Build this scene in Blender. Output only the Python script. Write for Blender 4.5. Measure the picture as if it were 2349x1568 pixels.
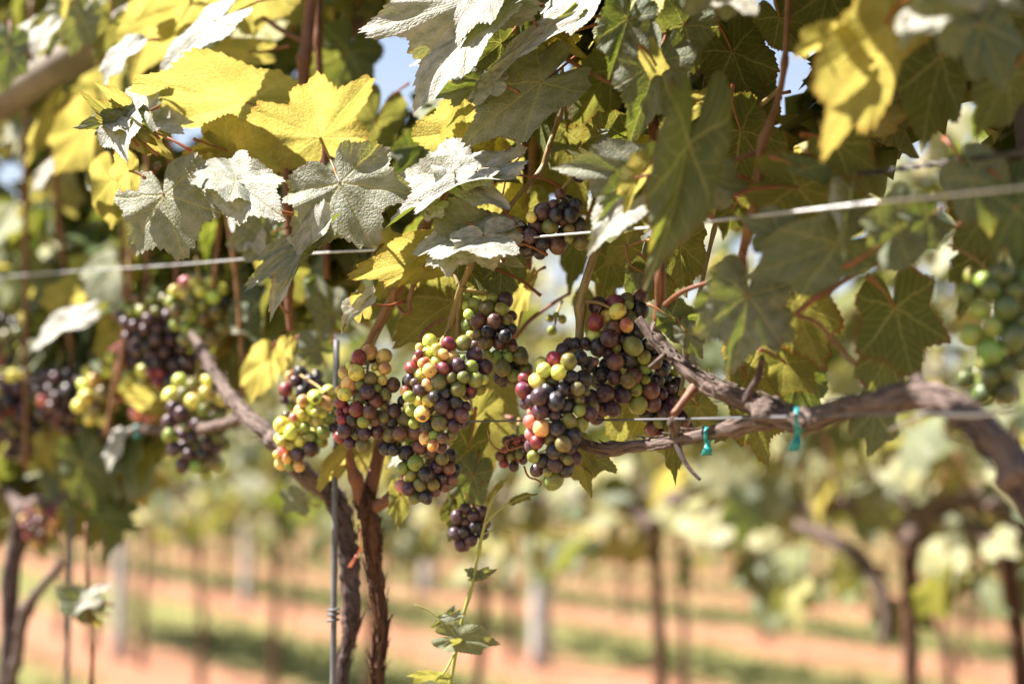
import bpy, bmesh, math, random
import numpy as np
from mathutils import Vector, Matrix, noise
random.seed(7); rng = np.random.default_rng(7)
SC = bpy.context.scene
for o in list(bpy.data.objects): bpy.data.objects.remove(o)
COL = SC.collection
R = math.radians

# ------------------------------------------------------------------ camera
W_PX, H_PX = 2349.0, 1568.0          # pixel frame the measurements were taken in
LENS, SENSOR = 50.0, 36.0
FPX = W_PX * LENS / SENSOR
PITCH = R(5.5)
CAM = Vector((0, 0, 1.10))
cam_d = bpy.data.cameras.new('camera'); cam = bpy.data.objects.new('camera', cam_d); COL.objects.link(cam)
cam.location = CAM; cam.rotation_euler = (R(90) + PITCH, 0, 0)
cam_d.lens = LENS; cam_d.sensor_width = SENSOR; cam_d.clip_start = 0.05; cam_d.clip_end = 2000
cam_d.dof.use_dof = True; cam_d.dof.focus_distance = 1.375; cam_d.dof.aperture_fstop = 2.0
SC.camera = cam
FWD = Vector((0, math.cos(PITCH), math.sin(PITCH))); UP = Vector((0, -math.sin(PITCH), math.cos(PITCH))); RT = Vector((1, 0, 0))

# ------------------------------------------------------------------ sky and sun
SUN_AZ_LEFT, SUN_EL = R(90), R(55)     # degrees to the left of the view direction, elevation
S_DIR = Vector((-math.sin(SUN_AZ_LEFT) * math.cos(SUN_EL), math.cos(SUN_AZ_LEFT) * math.cos(SUN_EL), math.sin(SUN_EL)))
world = bpy.data.worlds.new('World'); SC.world = world; world.use_nodes = True
wn = world.node_tree; wn.nodes.clear()
wo = wn.nodes.new('ShaderNodeOutputWorld'); bg = wn.nodes.new('ShaderNodeBackground'); sk = wn.nodes.new('ShaderNodeTexSky')
sk.sky_type = 'NISHITA'; sk.sun_disc = False; sk.sun_elevation = SUN_EL; sk.sun_rotation = -SUN_AZ_LEFT
sk.dust_density = 1.0; sk.air_density = 1.0; sk.ozone_density = 1.0; sk.altitude = 300
bg.inputs['Strength'].default_value = 0.05
# pale summer haze low over the horizon, the same all round
tcw = wn.nodes.new('ShaderNodeTexCoord'); sxw = wn.nodes.new('ShaderNodeSeparateXYZ'); mrw = wn.nodes.new('ShaderNodeMapRange'); mxw = wn.nodes.new('ShaderNodeMix'); mxw.data_type = 'RGBA'
wn.links.new(tcw.outputs['Generated'], sxw.inputs[0]); wn.links.new(sxw.outputs[2], mrw.inputs[0]); mrw.interpolation_type = 'SMOOTHSTEP'
mrw.inputs[1].default_value = .55; mrw.inputs[2].default_value = .02; mrw.inputs[3].default_value = 0; mrw.inputs[4].default_value = .8
wn.links.new(mrw.outputs[0], mxw.inputs[0]); wn.links.new(sk.outputs[0], mxw.inputs[6]); mxw.inputs[7].default_value = (4.2, 4.4, 4.8, 1)
wn.links.new(mxw.outputs[2], bg.inputs[0]); wn.links.new(bg.outputs[0], wo.inputs[0])
sun_d = bpy.data.lights.new('sun', 'SUN'); sun = bpy.data.objects.new('sun', sun_d); COL.objects.link(sun)
sun_d.energy = 5.0; sun_d.angle = R(0.53); sun_d.color = (1.0, 0.925, 0.825)
sun.rotation_euler = S_DIR.to_track_quat('Z', 'Y').to_euler(); sun.location = (-3, 0, 6)
SC.view_settings.view_transform = 'Standard'; SC.view_settings.look = 'None'
SC.view_settings.gamma = 1.0; SC.view_settings.use_curve_mapping = False
SC.view_settings.exposure = 2.13
SC.render.engine = 'CYCLES'
SC.cycles.max_bounces = 8; SC.cycles.diffuse_bounces = 3; SC.cycles.glossy_bounces = 3; SC.cycles.transmission_bounces = 5
SC.cycles.transparent_max_bounces = 4; SC.cycles.use_denoising = True
SC.cycles.caustics_reflective = False; SC.cycles.caustics_refractive = False
SC.cycles.sample_clamp_indirect = 6

# ------------------------------------------------------------------ placing helpers
def P(px, py, d):
    """point seen at pixel (px, py) at depth d metres along the view axis"""
    return CAM + (FWD + RT * ((px - W_PX / 2) / FPX) + UP * ((H_PX / 2 - py) / FPX)) * d
def to_px(p):
    v = p - CAM; d = v.dot(FWD)
    return (W_PX / 2 + v.dot(RT) / d * FPX, H_PX / 2 - v.dot(UP) / d * FPX, d)
TH = R(42)
def rowd(px, off=0.0):
    """depth of the near vine row's mid plane at a pixel column"""
    u = (px - W_PX / 2) / FPX
    return 1.40 * math.sin(TH) / max(0.18, math.sin(TH) + u * math.cos(TH)) + off

def link(o): COL.objects.link(o); return o
def empty(name, loc, label, cat, group=None):
    o = bpy.data.objects.new(name, None); o.location = loc; o.empty_display_size = 0.05; link(o)
    o['label'] = label; o['category'] = cat
    if group: o['group'] = group
    return o
def tag(o, label=None, cat=None, group=None, kind=None):
    if label: o['label'] = label
    if cat: o['category'] = cat
    if group: o['group'] = group
    if kind: o['kind'] = kind
    return o
def obj(name, me, parent=None, M=None):
    """link mesh ME as an object; M is its world matrix; roots carry only a location (and z turn)"""
    o = bpy.data.objects.new(name, me); link(o)
    M = M or Matrix.Identity(4)
    if parent is not None:
        o.parent = parent
        o.matrix_basis = parent.matrix_basis.inverted() @ M if parent.parent is None else M
    else:
        o.matrix_basis = M
    return o
def sub(name, me, parent):
    o = bpy.data.objects.new(name, me); link(o); o.parent = parent; return o
def mesh_np(name, verts, faces, mat, smooth=True):
    me = bpy.data.meshes.new(name); me.from_pydata([tuple(v) for v in verts], [], faces); me.materials.append(mat)
    if smooth: me.polygons.foreach_set('use_smooth', [True] * len(me.polygons))
    me.update(); return me

# ------------------------------------------------------------------ materials
class NT:
    def __init__(s, name):
        s.m = bpy.data.materials.new(name); s.m.use_nodes = True; s.t = s.m.node_tree; s.t.nodes.clear()
        s.out = s.n('ShaderNodeOutputMaterial')
    def n(s, typ, **kw):
        x = s.t.nodes.new(typ)
        for k, v in kw.items(): setattr(x, k, v)
        return x
    def l(s, a, b): s.t.links.new(a, b)
    def put(s, sock, v):
        if hasattr(v, 'is_linked') or isinstance(v, bpy.types.NodeSocket): s.l(v, sock)
        else: sock.default_value = v
    def math(s, op, a, b=0.0, c=None, clamp=False):
        x = s.n('ShaderNodeMath', operation=op, use_clamp=clamp); s.put(x.inputs[0], a); s.put(x.inputs[1], b)
        if c is not None: s.put(x.inputs[2], c)
        return x.outputs[0]
    def mix(s, f, a, b, mode='MIX'):
        x = s.n('ShaderNodeMix', data_type='RGBA', blend_type=mode); s.put(x.inputs[0], f); s.put(x.inputs[6], a); s.put(x.inputs[7], b)
        return x.outputs[2]
    def noise(s, vec, scale, detail=3, rough=.55, dist=0):
        x = s.n('ShaderNodeTexNoise'); 
        if vec is not None: s.l(vec, x.inputs['Vector'])
        x.inputs['Scale'].default_value = scale; x.inputs['Detail'].default_value = detail; x.inputs['Roughness'].default_value = rough; x.inputs['Distortion'].default_value = dist
        return x.outputs[0]
    def step(s, v, a, b):
        x = s.n('ShaderNodeMapRange', interpolation_type='SMOOTHSTEP'); s.put(x.inputs[0], v); s.put(x.inputs[1], a); s.put(x.inputs[2], b)
        return x.outputs[0]
    def bump(s, h, strength, dist, prev=None):
        x = s.n('ShaderNodeBump'); s.l(h, x.inputs['Height']); x.inputs['Strength'].default_value = strength; x.inputs['Distance'].default_value = dist
        if prev is not None: s.l(prev, x.inputs['Normal'])
        return x.outputs[0]
    def principled(s, base, rough, spec=.5, normal=None):
        p = s.n('ShaderNodeBsdfPrincipled'); s.put(p.inputs['Base Color'], base); s.put(p.inputs['Roughness'], rough); p.inputs['Specular IOR Level'].default_value = spec
        if normal is not None: s.l(normal, p.inputs['Normal'])
        return p
def rgb(r, g, b): return (r, g, b, 1)

def leaf_material(detail=True, by_attr=False):
    t = NT('vine_leaf' if detail else 'vine_leaf_far')
    info = t.n('ShaderNodeObjectInfo'); rnd = info.outputs['Random']
    uv = t.n('ShaderNodeUVMap', uv_map='leaf').outputs[0]
    geo = t.n('ShaderNodeNewGeometry'); back = geo.outputs['Backfacing']
    tint = t.n('ShaderNodeSeparateColor'); t.l(t.n('ShaderNodeAttribute', attribute_name='tint').outputs['Color'] if by_attr else info.outputs['Color'], tint.inputs[0])
    # object colour: R = yellowness, G = spray residue, raised on sunlit and cut on shaded leaves to paint in light, B = dryness
    yel, dust_light, dry = tint.outputs[0], tint.outputs[1], tint.outputs[2]
    sx = t.n('ShaderNodeSeparateXYZ'); t.l(uv, sx.inputs[0])
    n_lo = t.noise(uv, 3.0, 2); yel = t.math('MULTIPLY', yel, t.math('MULTIPLY_ADD', t.step(t.noise(uv, 1.7, 3), .30, .62), -.55, 1.12), clamp=True); n_hi = t.noise(uv, 26, 3)
    top = t.mix(n_lo, rgb(.032, .072, .024), rgb(.062, .115, .038))
    top = t.mix(t.math('MULTIPLY', yel, .8), top, rgb(.46, .42, .10))
    residue_light = t.math('MULTIPLY', t.math('ADD', t.math('MULTIPLY', t.step(t.noise(uv, 5.5, 4, .6), .3, .68), .6), .38, clamp=True), dust_light)
    top = t.mix(residue_light, top, rgb(.69, .66, .635))
    und = t.mix(n_lo, rgb(.060, .085, .022), rgb(.10, .125, .036))
    und = t.mix(t.math('MULTIPLY', yel, .7), und, rgb(.42, .38, .08))
    tr = t.mix(yel, rgb(.085, .125, .010), rgb(.73, .58, .17))
    tr = t.mix(t.math('MULTIPLY', n_lo, t.math('MULTIPLY_ADD', yel, .3, .06)), tr, rgb(.52, .46, .05))
    normal = None
    if detail:
        dn = t.n('ShaderNodeTexNoise'); t.l(uv, dn.inputs['Vector']); dn.inputs['Scale'].default_value = 4
        dv = t.n('ShaderNodeVectorMath', operation='SCALE'); dm = t.n('ShaderNodeVectorMath', operation='SUBTRACT'); t.l(dn.outputs[1], dm.inputs[0]); dm.inputs[1].default_value = (.5, .5, .5)
        t.l(dm.outputs[0], dv.inputs[0]); dv.inputs[3].default_value = .11
        da = t.n('ShaderNodeVectorMath', operation='ADD'); t.l(uv, da.inputs[0]); t.l(dv.outputs[0], da.inputs[1])
        s2 = t.n('ShaderNodeSeparateXYZ'); t.l(da.outputs[0], s2.inputs[0])
        x, y = s2.outputs[0], s2.outputs[1]
        r = t.math('SQRT', t.math('ADD', t.math('MULTIPLY', x, x), t.math('MULTIPLY', y, y)))
        a = t.math('ABSOLUTE', t.math('ARCTAN2', x, y))
        a = t.math('SUBTRACT', a, t.math('MULTIPLY', t.math('GREATER_THAN', a, R(26)), R(52)))
        a = t.math('SUBTRACT', a, t.math('MULTIPLY', t.math('GREATER_THAN', a, R(30)), R(60)))
        al = t.math('MULTIPLY', r, t.math('COSINE', a)); pe = t.math('ABSOLUTE', t.math('MULTIPLY', r, t.math('SINE', a)))
        main = t.math('SUBTRACT', 1.0, t.step(pe, .006, .024))
        sl = t.math('MULTIPLY', t.math('SUBTRACT', al, t.math('MULTIPLY', pe, .95)), 6.5)
        fr = t.math('ABSOLUTE', t.math('SUBTRACT', t.math('FRACT', sl), .5))
        sec = t.math('MULTIPLY', t.math('SUBTRACT', 1.0, t.step(fr, .025, .085)), .7)
        vor = t.n('ShaderNodeTexVoronoi', feature='DISTANCE_TO_EDGE'); t.l(da.outputs[0], vor.inputs['Vector']); vor.inputs['Scale'].default_value = 17
        cell = t.step(vor.outputs['Distance'], 0.0, .22)
        vein = t.math('MAXIMUM', main, sec)
        vv = t.math('MULTIPLY', vein, t.math('SUBTRACT', .62, t.math('MULTIPLY', r, .28)))
        top = t.mix(vv, top, rgb(.34, .33, .15))
        und = t.mix(t.math('MULTIPLY', vv, .9, clamp=True), und, rgb(.40, .38, .17))
        tr = t.mix(t.math('MULTIPLY', vv, .75), tr, rgb(.70, .62, .16))
        tr = t.mix(t.math('MULTIPLY', t.math('SUBTRACT', 1.0, cell), .22), tr, rgb(.14, .20, .01))
        # rust spots and browned rim
        rim = t.n('ShaderNodeAttribute', attribute_name='rim').outputs['Fac']
        spot = t.step(t.noise(uv, 22, 2), .60, .68)
        m = t.math('MULTIPLY', t.math('MULTIPLY', spot, t.step(rim, .230, 1.0)), dry, clamp=True)
        edge = t.math('MULTIPLY', t.step(t.math('ADD', rim, t.math('MULTIPLY', n_lo, .12)), .96, 1.06), t.math('MULTIPLY', dry, .8), clamp=True)
        m = t.math('MAXIMUM', m, edge)
        top = t.mix(m, top, rgb(.16, .055, .02)); und = t.mix(m, und, rgb(.16, .06, .02)); tr = t.mix(m, tr, rgb(.30, .08, .01))
        h = t.math('ADD', t.math('MULTIPLY', cell, 1.0), t.math('MULTIPLY', vein, -1.6))
        h = t.math('ADD', h, t.math('MULTIPLY', n_hi, .8))
        normal = t.bump(h, .34, .0014)
    refl = t.mix(back, top, und)
    rough = t.math('ADD', t.math('MULTIPLY', back, .15), .56)
    p = t.principled(refl, rough, .4, normal)
    tb = t.n('ShaderNodeBsdfTranslucent'); t.l(tr, tb.inputs['Color'])
    if normal is not None: t.l(normal, tb.inputs['Normal'])
    ms = t.n('ShaderNodeMixShader'); ms.inputs[0].default_value = .46; t.l(p.outputs[0], ms.inputs[1]); t.l(tb.outputs[0], ms.inputs[2])
    t.l(ms.outputs[0], t.out.inputs[0]); return t.m

def bark_material(name, c1, c2, c3, scale=60, bump=.8, rough=.85):
    t = NT(name); uv = t.n('ShaderNodeUVMap', uv_map='bark').outputs[0]
    mp = t.n('ShaderNodeMapping'); t.l(uv, mp.inputs[0]); mp.inputs['Scale'].default_value = (1.0, .12, 1.0)
    n1 = t.noise(mp.outputs[0], scale, 5, .65, .6); n2 = t.noise(uv, scale * .25, 3); n3 = t.noise(mp.outputs[0], scale * 3, 3)
    c = t.mix(t.step(n1, .35, .62), c1, c2); c = t.mix(t.math('MULTIPLY', t.step(n2, .5, .7), .8), c, c3)
    h = t.math('ADD', n1, t.math('MULTIPLY', n3, .35))
    p = t.principled(c, rough, .3, t.bump(h, bump, .004)); t.l(p.outputs[0], t.out.inputs[0]); return t.m

def grape_material():
    t = NT('grape_skin'); info = t.n('ShaderNodeObjectInfo'); rnd = info.outputs['Random']
    tc = t.n('ShaderNodeTexCoord').outputs['Object']
    off = t.n('ShaderNodeVectorMath', operation='ADD'); t.l(tc, off.inputs[0]); cx = t.n('ShaderNodeCombineXYZ')
    for i, k in enumerate((31., 17., 53.)): t.l(t.math('MULTIPLY', rnd, k), cx.inputs[i])
    t.l(cx.outputs[0], off.inputs[1]); v = off.outputs[0]
    col = info.outputs['Color']
    hsv = t.n('ShaderNodeHueSaturation'); t.l(col, hsv.inputs['Color']); t.l(t.math('ADD', .488, t.math('MULTIPLY', rnd, .024)), hsv.inputs['Hue']); t.l(t.math('ADD', .8, t.math('MULTIPLY', t.noise(v, 1.1, 2), .45)), hsv.inputs['Value'])
    base = hsv.outputs[0]
    so = t.n('ShaderNodeSeparateXYZ'); t.l(tc, so.inputs[0])
    h2 = t.n('ShaderNodeHueSaturation'); t.l(base, h2.inputs['Color']); h2.inputs['Hue'].default_value = .45; h2.inputs['Saturation'].default_value = 1.1; h2.inputs['Value'].default_value = .62
    base = t.mix(t.step(t.math('ADD', t.noise(v, .8, 2), t.math('MULTIPLY', so.outputs[2], .10)), .46, .64), base, h2.outputs[0])
    base = t.mix(t.step(so.outputs[2], -.972, -.990), base, rgb(.10, .06, .03))
    # waxy bloom: soft mottled veil, rubbed off here and there; dry spray marks as fine scratches
    bl = t.math('MULTIPLY', t.step(t.noise(v, 1.6, 4, .6), .40, .70), .085)
    w = t.n('ShaderNodeTexNoise'); t.l(v, w.inputs['Vector']); w.inputs['Scale'].default_value = 2.6; w.inputs['Detail'].default_value = 5; w.inputs['Distortion'].default_value = 2.2
    scr = t.math('SUBTRACT', 1.0, t.step(t.math('ABSOLUTE', t.math('SUBTRACT', w.outputs[0], .5)), .006, .028))
    scr = t.math('MULTIPLY', scr, t.math('MULTIPLY', t.step(t.noise(v, 1.3, 2), .5, .62), .46))
    dots = t.math('MULTIPLY', t.step(t.noise(v, 14, 2), .66, .74), .12)
    veil = t.math('ADD', t.math('ADD', bl, scr), dots, clamp=True)
    base2 = t.mix(veil, base, rgb(.46, .44, .45))
    p = t.principled(base2, t.math('ADD', .34, t.math('MULTIPLY', veil, .5)), .45, t.bump(t.noise(v, 9, 3), .08, .002))
    p.subsurface_method = 'RANDOM_WALK'
    p.inputs['Subsurface Weight'].default_value = .7; p.inputs['Subsurface Radius'].default_value = (.85, .65, .28); p.inputs['Subsurface Scale'].default_value = .007
    tb = t.n('ShaderNodeBsdfTranslucent'); t.l(t.mix(.0, base, base), tb.inputs['Color'])
    ms = t.n('ShaderNodeMixShader'); ms.inputs[0].default_value = .0; t.l(p.outputs[0], ms.inputs[1]); t.l(tb.outputs[0], ms.inputs[2])
    t.l(p.outputs[0], t.out.inputs[0]); return t.m

def plain(name, c1, c2, scale, rough=.6, spec=.4, metal=0.0, bump=.2, dist=.001):
    t = NT(name); tc = t.n('ShaderNodeTexCoord').outputs['Object']; n1 = t.noise(tc, scale, 4)
    p = t.principled(t.mix(t.step(n1, .3, .7), c1, c2), rough, spec, t.bump(t.noise(tc, scale * 4, 3), bump, dist)); p.inputs['Metallic'].default_value = metal
    t.l(p.outputs[0], t.out.inputs[0]); return t.m

M_LEAF = leaf_material(True); M_LEAF_FAR = leaf_material(False); M_FOLIAGE = leaf_material(False, True)
M_GRAPE = grape_material()
M_BARK_DARK = bark_material('bark_dark', rgb(.030, .020, .022), rgb(.10, .070, .068), rgb(.17, .12, .12), 230, 1.0)
M_BARK_BROWN = bark_material('bark_brown', rgb(.030, .015, .010), rgb(.12, .055, .030), rgb(.085, .038, .022), 230, 1.0)
M_BARK_GREY = bark_material('bark_grey', rgb(.040, .028, .024), rgb(.185, .135, .12), rgb(.12, .085, .075), 260, .9)
M_CANE = bark_material('cane_bark', rgb(.13, .065, .032), rgb(.24, .125, .06), rgb(.19, .095, .045), 260, .3, .55)
M_CANE_RED = bark_material('cane_red', rgb(.10, .042, .024), rgb(.19, .082, .045), rgb(.15, .06, .032), 260, .3, .5)
M_CANE_OLIVE = bark_material('cane_olive', rgb(.15, .12, .05), rgb(.26, .19, .09), rgb(.20, .12, .06), 260, .3, .5)
M_PETIOLE = plain('petiole_skin', rgb(.22, .055, .03), rgb(.20, .11, .04), 30, .45)
M_GREEN = plain('green_shoot', rgb(.22, .25, .055), rgb(.30, .30, .08), 25, .45)
M_STEM = plain('bunch_stem', rgb(.26, .25, .08), rgb(.30, .18, .07), 40, .6)
M_TENDRIL = plain('tendril_skin', rgb(.14, .06, .03), rgb(.22, .11, .05), 40, .5)
M_WIRE = plain('galvanised_wire', rgb(.42, .43, .45), rgb(.60, .60, .62), 60, .38, .5, .85)
M_WIRE_DARK = plain('weathered_wire', rgb(.05, .045, .045), rgb(.10, .09, .09), 60, .5, .4, .5)
M_STEEL = plain('weathered_steel', rgb(.075, .08, .092), rgb(.14, .145, .16), 30, .6, .4, .2)
M_WOOD = plain('weathered_wood', rgb(.12, .10, .08), rgb(.20, .17, .14), 14, .75, .3, 0, .4)
M_WOOD_GREY = plain('grey_post', rgb(.28, .27, .27), rgb(.40, .39, .38), 9, .8, .3, 0, .4)
M_WOOD_DARK = plain('dark_post_wood', rgb(.05, .04, .04), rgb(.10, .08, .08), 14, .8, .3, 0, .4)
M_TEAL = plain('teal_tie', rgb(.0, .19, .20), rgb(.01, .27, .27), 40, .4, .5)
M_RIBBON = plain('orange_ribbon', rgb(.75, .20, .13), rgb(.80, .30, .20), 40, .4, .5)

# ------------------------------------------------------------------ tubes
def spline(pts, n):
    """Catmull-Rom through pts (arrays of x,y,z,r)"""
    A = np.array(pts, float); 
    if len(A) == 2: return A[0] + (A[1] - A[0]) * np.linspace(0, 1, n)[:, None]
    A = np.vstack([2 * A[0] - A[1], A, 2 * A[-1] - A[-2]]); m = len(A) - 3; out = []
    for u in np.linspace(0, m - 1e-6, n):
        i = int(u); f = u - i; p0, p1, p2, p3 = A[i:i + 4]
        out.append(.5 * (2 * p1 + (p2 - p0) * f + (2 * p0 - 5 * p1 + 4 * p2 - p3) * f * f + (3 * p1 - p0 - 3 * p2 + p3) * f ** 3))
    return np.array(out)
def tube_geo(pts, sides=8, n=24, rough=0.0, fibre=0.0, nodes=None, seed=0, cap=True):
    """verts, faces, uv of a tube; pts: (x,y,z,r) world or local; nodes: every how many metres a swollen joint"""
    S = spline(pts, n); C = S[:, :3]; Rr = np.maximum(S[:, 3], 1e-4)
    T = np.gradient(C, axis=0); T /= np.linalg.norm(T, axis=1)[:, None] + 1e-12
    a = np.array([.3, 1.0, .2]) if abs(T[0][1]) < .9 else np.array([1.0, .2, 0])
    N = np.cross(T[0], a); N /= np.linalg.norm(N); V = []; U = []; L = 0
    for i in range(n):
        if i: L += np.linalg.norm(C[i] - C[i - 1]); N = N - T[i] * N.dot(T[i]); N /= np.linalg.norm(N)
        B = np.cross(T[i], N)
        r0 = Rr[i]
        if nodes: r0 *= 1 + .42 * math.exp(-(((L / nodes + .37 * seed) % 1 - .5) * nodes / .007) ** 2)
        for j in range(sides):
            th = 2 * math.pi * j / sides; r = r0
            if rough: r *= 1 + rough * noise.noise(Vector((math.cos(th) * 1.3 + seed * 3.1, math.sin(th) * 1.3, L / max(.012, r0 * 1.6))))
            if fibre: r *= 1 + fibre * noise.noise(Vector((math.cos(th) * 5 + seed, math.sin(th) * 5 + L * 9, L * 12)))
            V.append(C[i] + (N * math.cos(th) + B * math.sin(th)) * r); U.append((j / sides * 2 * math.pi * r0, L))
    F = []
    for i in range(n - 1):
        for j in range(sides):
            k = (j + 1) % sides; F.append((i * sides + j, i * sides + k, (i + 1) * sides + k, (i + 1) * sides + j))
    if cap: F.append(tuple(range(sides))[::-1]); F.append(tuple((n - 1) * sides + j for j in range(sides)))
    return V, F, U
def join_geo(gs):
    V, F, U = [], [], []
    for v, f, u in gs:
        o = len(V); V += list(v); U += list(u); F += [tuple(i + o for i in x) for x in f]
    return V, F, U
def tube_mesh(name, geo, mat, uvname='bark'):
    V, F, U = geo; me = mesh_np(name, V, F, mat); l = me.uv_layers.new(name=uvname)
    idx = np.empty(len(me.loops), int); me.loops.foreach_get('vertex_index', idx)
    l.data.foreach_set('uv', np.array(U, float)[idx].ravel()); return me
def px_pts(pts):
    """(px, py, depth, radius in px) -> (x, y, z, r in metres)"""
    return [(*P(a, b, d), r * d / FPX) for a, b, d, r in pts]
def branch(name, root, pts, mat, sides=10, n=None, rough=.12, fibre=0.0, nodes=None, seed=0, peel=0):
    W = px_pts(pts); n = n or max(8, 8 * len(pts))
    g = tube_geo([(a - root.location.x, b - root.location.y, c - root.location.z, r) for a, b, c, r in W], sides, n, rough, fibre, nodes, seed)
    if peel: g = join_geo([g] + shreds([(a - root.location.x, b - root.location.y, c - root.location.z, r) for a, b, c, r in W], peel, seed))
    return sub(name, tube_mesh(name, g, mat), root)

def shreds(pts_m, count, seed, wid=.0022, lift=1.0):
    """loose strips of bark along a limb given as (x,y,z,r) points"""
    rs = np.random.default_rng(seed); S = spline(pts_m, 160); gs = []
    for _ in range(count):
        i0 = rs.integers(4, 140); ln = rs.integers(5, 16); i1 = min(158, i0 + ln); th = rs.uniform(0, 6.28); V, U, F = [], [], []; w = wid * rs.uniform(.5, 1.6); cur = rs.uniform(.2, 1.6) * lift
        idx = np.linspace(i0, i1, 6).astype(int)
        for m, i in enumerate(idx):
            T = S[min(i + 1, 159), :3] - S[i - 1, :3]; T /= np.linalg.norm(T) + 1e-9; a = np.cross(T, (.3, 1, .2)); a /= np.linalg.norm(a); b = np.cross(T, a); t2 = th + .05 * m * rs.normal()
            n = a * math.cos(t2) + b * math.sin(t2); q = np.cross(T, n); f = m / 5
            lf = S[i, 3] * 1.04 + .0045 * cur * (f ** 3 if rs is not None else 0) + .0004; ww = w * (1 - .75 * f)
            for s in (-1, 1):
                for k in (0, .0007): V.append(S[i, :3] + n * (lf + k) + q * s * ww); U.append((s * ww, m * .01))
        for m in range(5):
            a, b = m * 4, m * 4 + 4; F += [(a, a + 2, b + 2, b), (a + 1, b + 1, b + 3, a + 3), (a, b, b + 1, a + 1), (a + 2, a + 3, b + 3, b + 2)]
        gs.append((V, F, U))
    return gs

# ------------------------------------------------------------------ leaf shapes
CTRL = [(0, 1.0), (7, .95), (15, .87), (25, .755), (33, .765), (42, .86), (52, .92), (61, .87), (71, .76), (82, .66), (92, .68), (103, .74), (113, .75), (125, .71), (138, .67), (150, .62), (160, .55), (170, .38), (176, .18), (180, .05)]
def outline(n, rs, lob=1.0, teeth=1.0, base=1.0):
    """polar radii over n angles; one random style per call"""
    ca = np.array([c[0] for c in CTRL], float); cr0 = np.array([c[1] for c in CTRL], float); mean = .74
    r = np.zeros(n); phi = np.linspace(-180, 180, n, endpoint=False)
    for side in (1, -1):
        cr = cr0.copy()
        dev = np.where(ca < 130, cr - mean, 0)
        cr = np.where(ca < 130, mean + dev * lob, cr) * (1 + rs.normal(0, .045, len(cr)))
        cr[0] = 1.0; 
        cr[-5:] *= base
        m = phi * side >= 0
        r[m] = np.interp(np.abs(phi[m]), ca, cr)
    k = np.ones(5) / 5; rr = np.convolve(np.concatenate([r[-2:], r, r[:2]]), k, 'valid') if n > 80 else r
    # teeth: asymmetric points of uneven size
    pos = -180.0; T = np.zeros(n)
    while pos < 180:
        w = rs.uniform(3.6, 8.5); amp = (.012 + .0088 * w + rs.uniform(-.015, .02)) * teeth
        m = (phi >= pos) & (phi < pos + w); f = (phi[m] - pos) / w
        if pos + w / 2 < 0: f = 1 - f
        T[m] = amp * np.where(f < .38, f / .38, 1 - (f - .38) / .62); pos += w
    rr = rr * (1 + T * np.clip((180 - np.abs(phi)) / 30, .1, 1)) * .965
    return phi, rr
def leaf_geo(rs, nr=12, ns=140, sx=1.0, sy=1.0, lob=1.0, teeth=1.0, fold=.15, cup=.1, wave=.06, droop=.15, lobefold=.25, curl=.0, twist=0.0, base=1.0):
    phi, r = outline(ns, rs, lob, teeth, base); a = np.radians(phi)
    rho = (np.arange(1, nr + 1) / nr) ** .85
    X = np.outer(rho, r * np.sin(a)); Y = np.outer(rho, r * np.cos(a)); RH = np.outer(rho, np.ones(ns))
    X = np.concatenate([[0.], X.ravel()]); Y = np.concatenate([[0.], Y.ravel()]); RH = np.concatenate([[0.], RH.ravel()])
    A = np.arctan2(X, Y); rad = np.hypot(X, Y)
    aa = np.abs(A); aa = np.where(aa > R(26), aa - R(52), aa); aa = np.where(aa > R(30), aa - R(60), aa)
    perp = np.abs(rad * np.sin(aa))
    ph = rs.uniform(0, 6.28, 6)
    Z = fold * np.abs(X) + lobefold * perp * rad - cup * rad ** 2
    Z += wave * RH ** 2 * (np.sin(3 * A + ph[0]) + .7 * np.sin(5 * A + ph[1]) + .5 * np.sin(9 * A + ph[2]))
    Z += .018 * (np.sin(9 * X + ph[3]) * np.sin(8 * Y + ph[4])) + .5 * twist * X * Y
    Z -= curl * np.maximum(0, RH - .55) ** 2 * rad * 2.2
    # droop: bend the blade down along its axis
    k = droop * 1.6; Y0 = Y.copy()
    if abs(k) > 1e-3:
        th = k * Y0; Yb = np.sin(th) / k - Z * np.sin(th); Zb = -(1 - np.cos(th)) / k + Z * np.cos(th); Yd, Zd = Yb, Zb
    else: Yd, Zd = Y0, Z
    V = np.stack([X * sx, Yd * sy, Zd * (sx + sy) / 2], 1)
    F = [(0, 1 + (j + 1) % ns, 1 + j) for j in range(ns)]
    for i in range(nr - 1):
        b0, b1 = 1 + i * ns, 1 + (i + 1) * ns
        F += [(b0 + j, b0 + (j + 1) % ns, b1 + (j + 1) % ns, b1 + j) for j in range(ns)]
    return V, F, np.stack([X, Y], 1), RH
def leaf_mesh(name, geo, mat):
    V, F, U, RH = geo
    F = [f[::-1] for f in F]
    me = mesh_np(name, V, F, mat); l = me.uv_layers.new(name='leaf')
    idx = np.empty(len(me.loops), int); me.loops.foreach_get('vertex_index', idx)
    l.data.foreach_set('uv', U[idx].ravel())
    at = me.attributes.new('rim', 'FLOAT', 'POINT'); at.data.foreach_set('value', RH.astype(np.float32))
    # face winding so that +Z is the upper face
    n = np.mean([p.normal.z for p in me.polygons])
    if n < 0: me.flip_normals()
    return me

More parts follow.
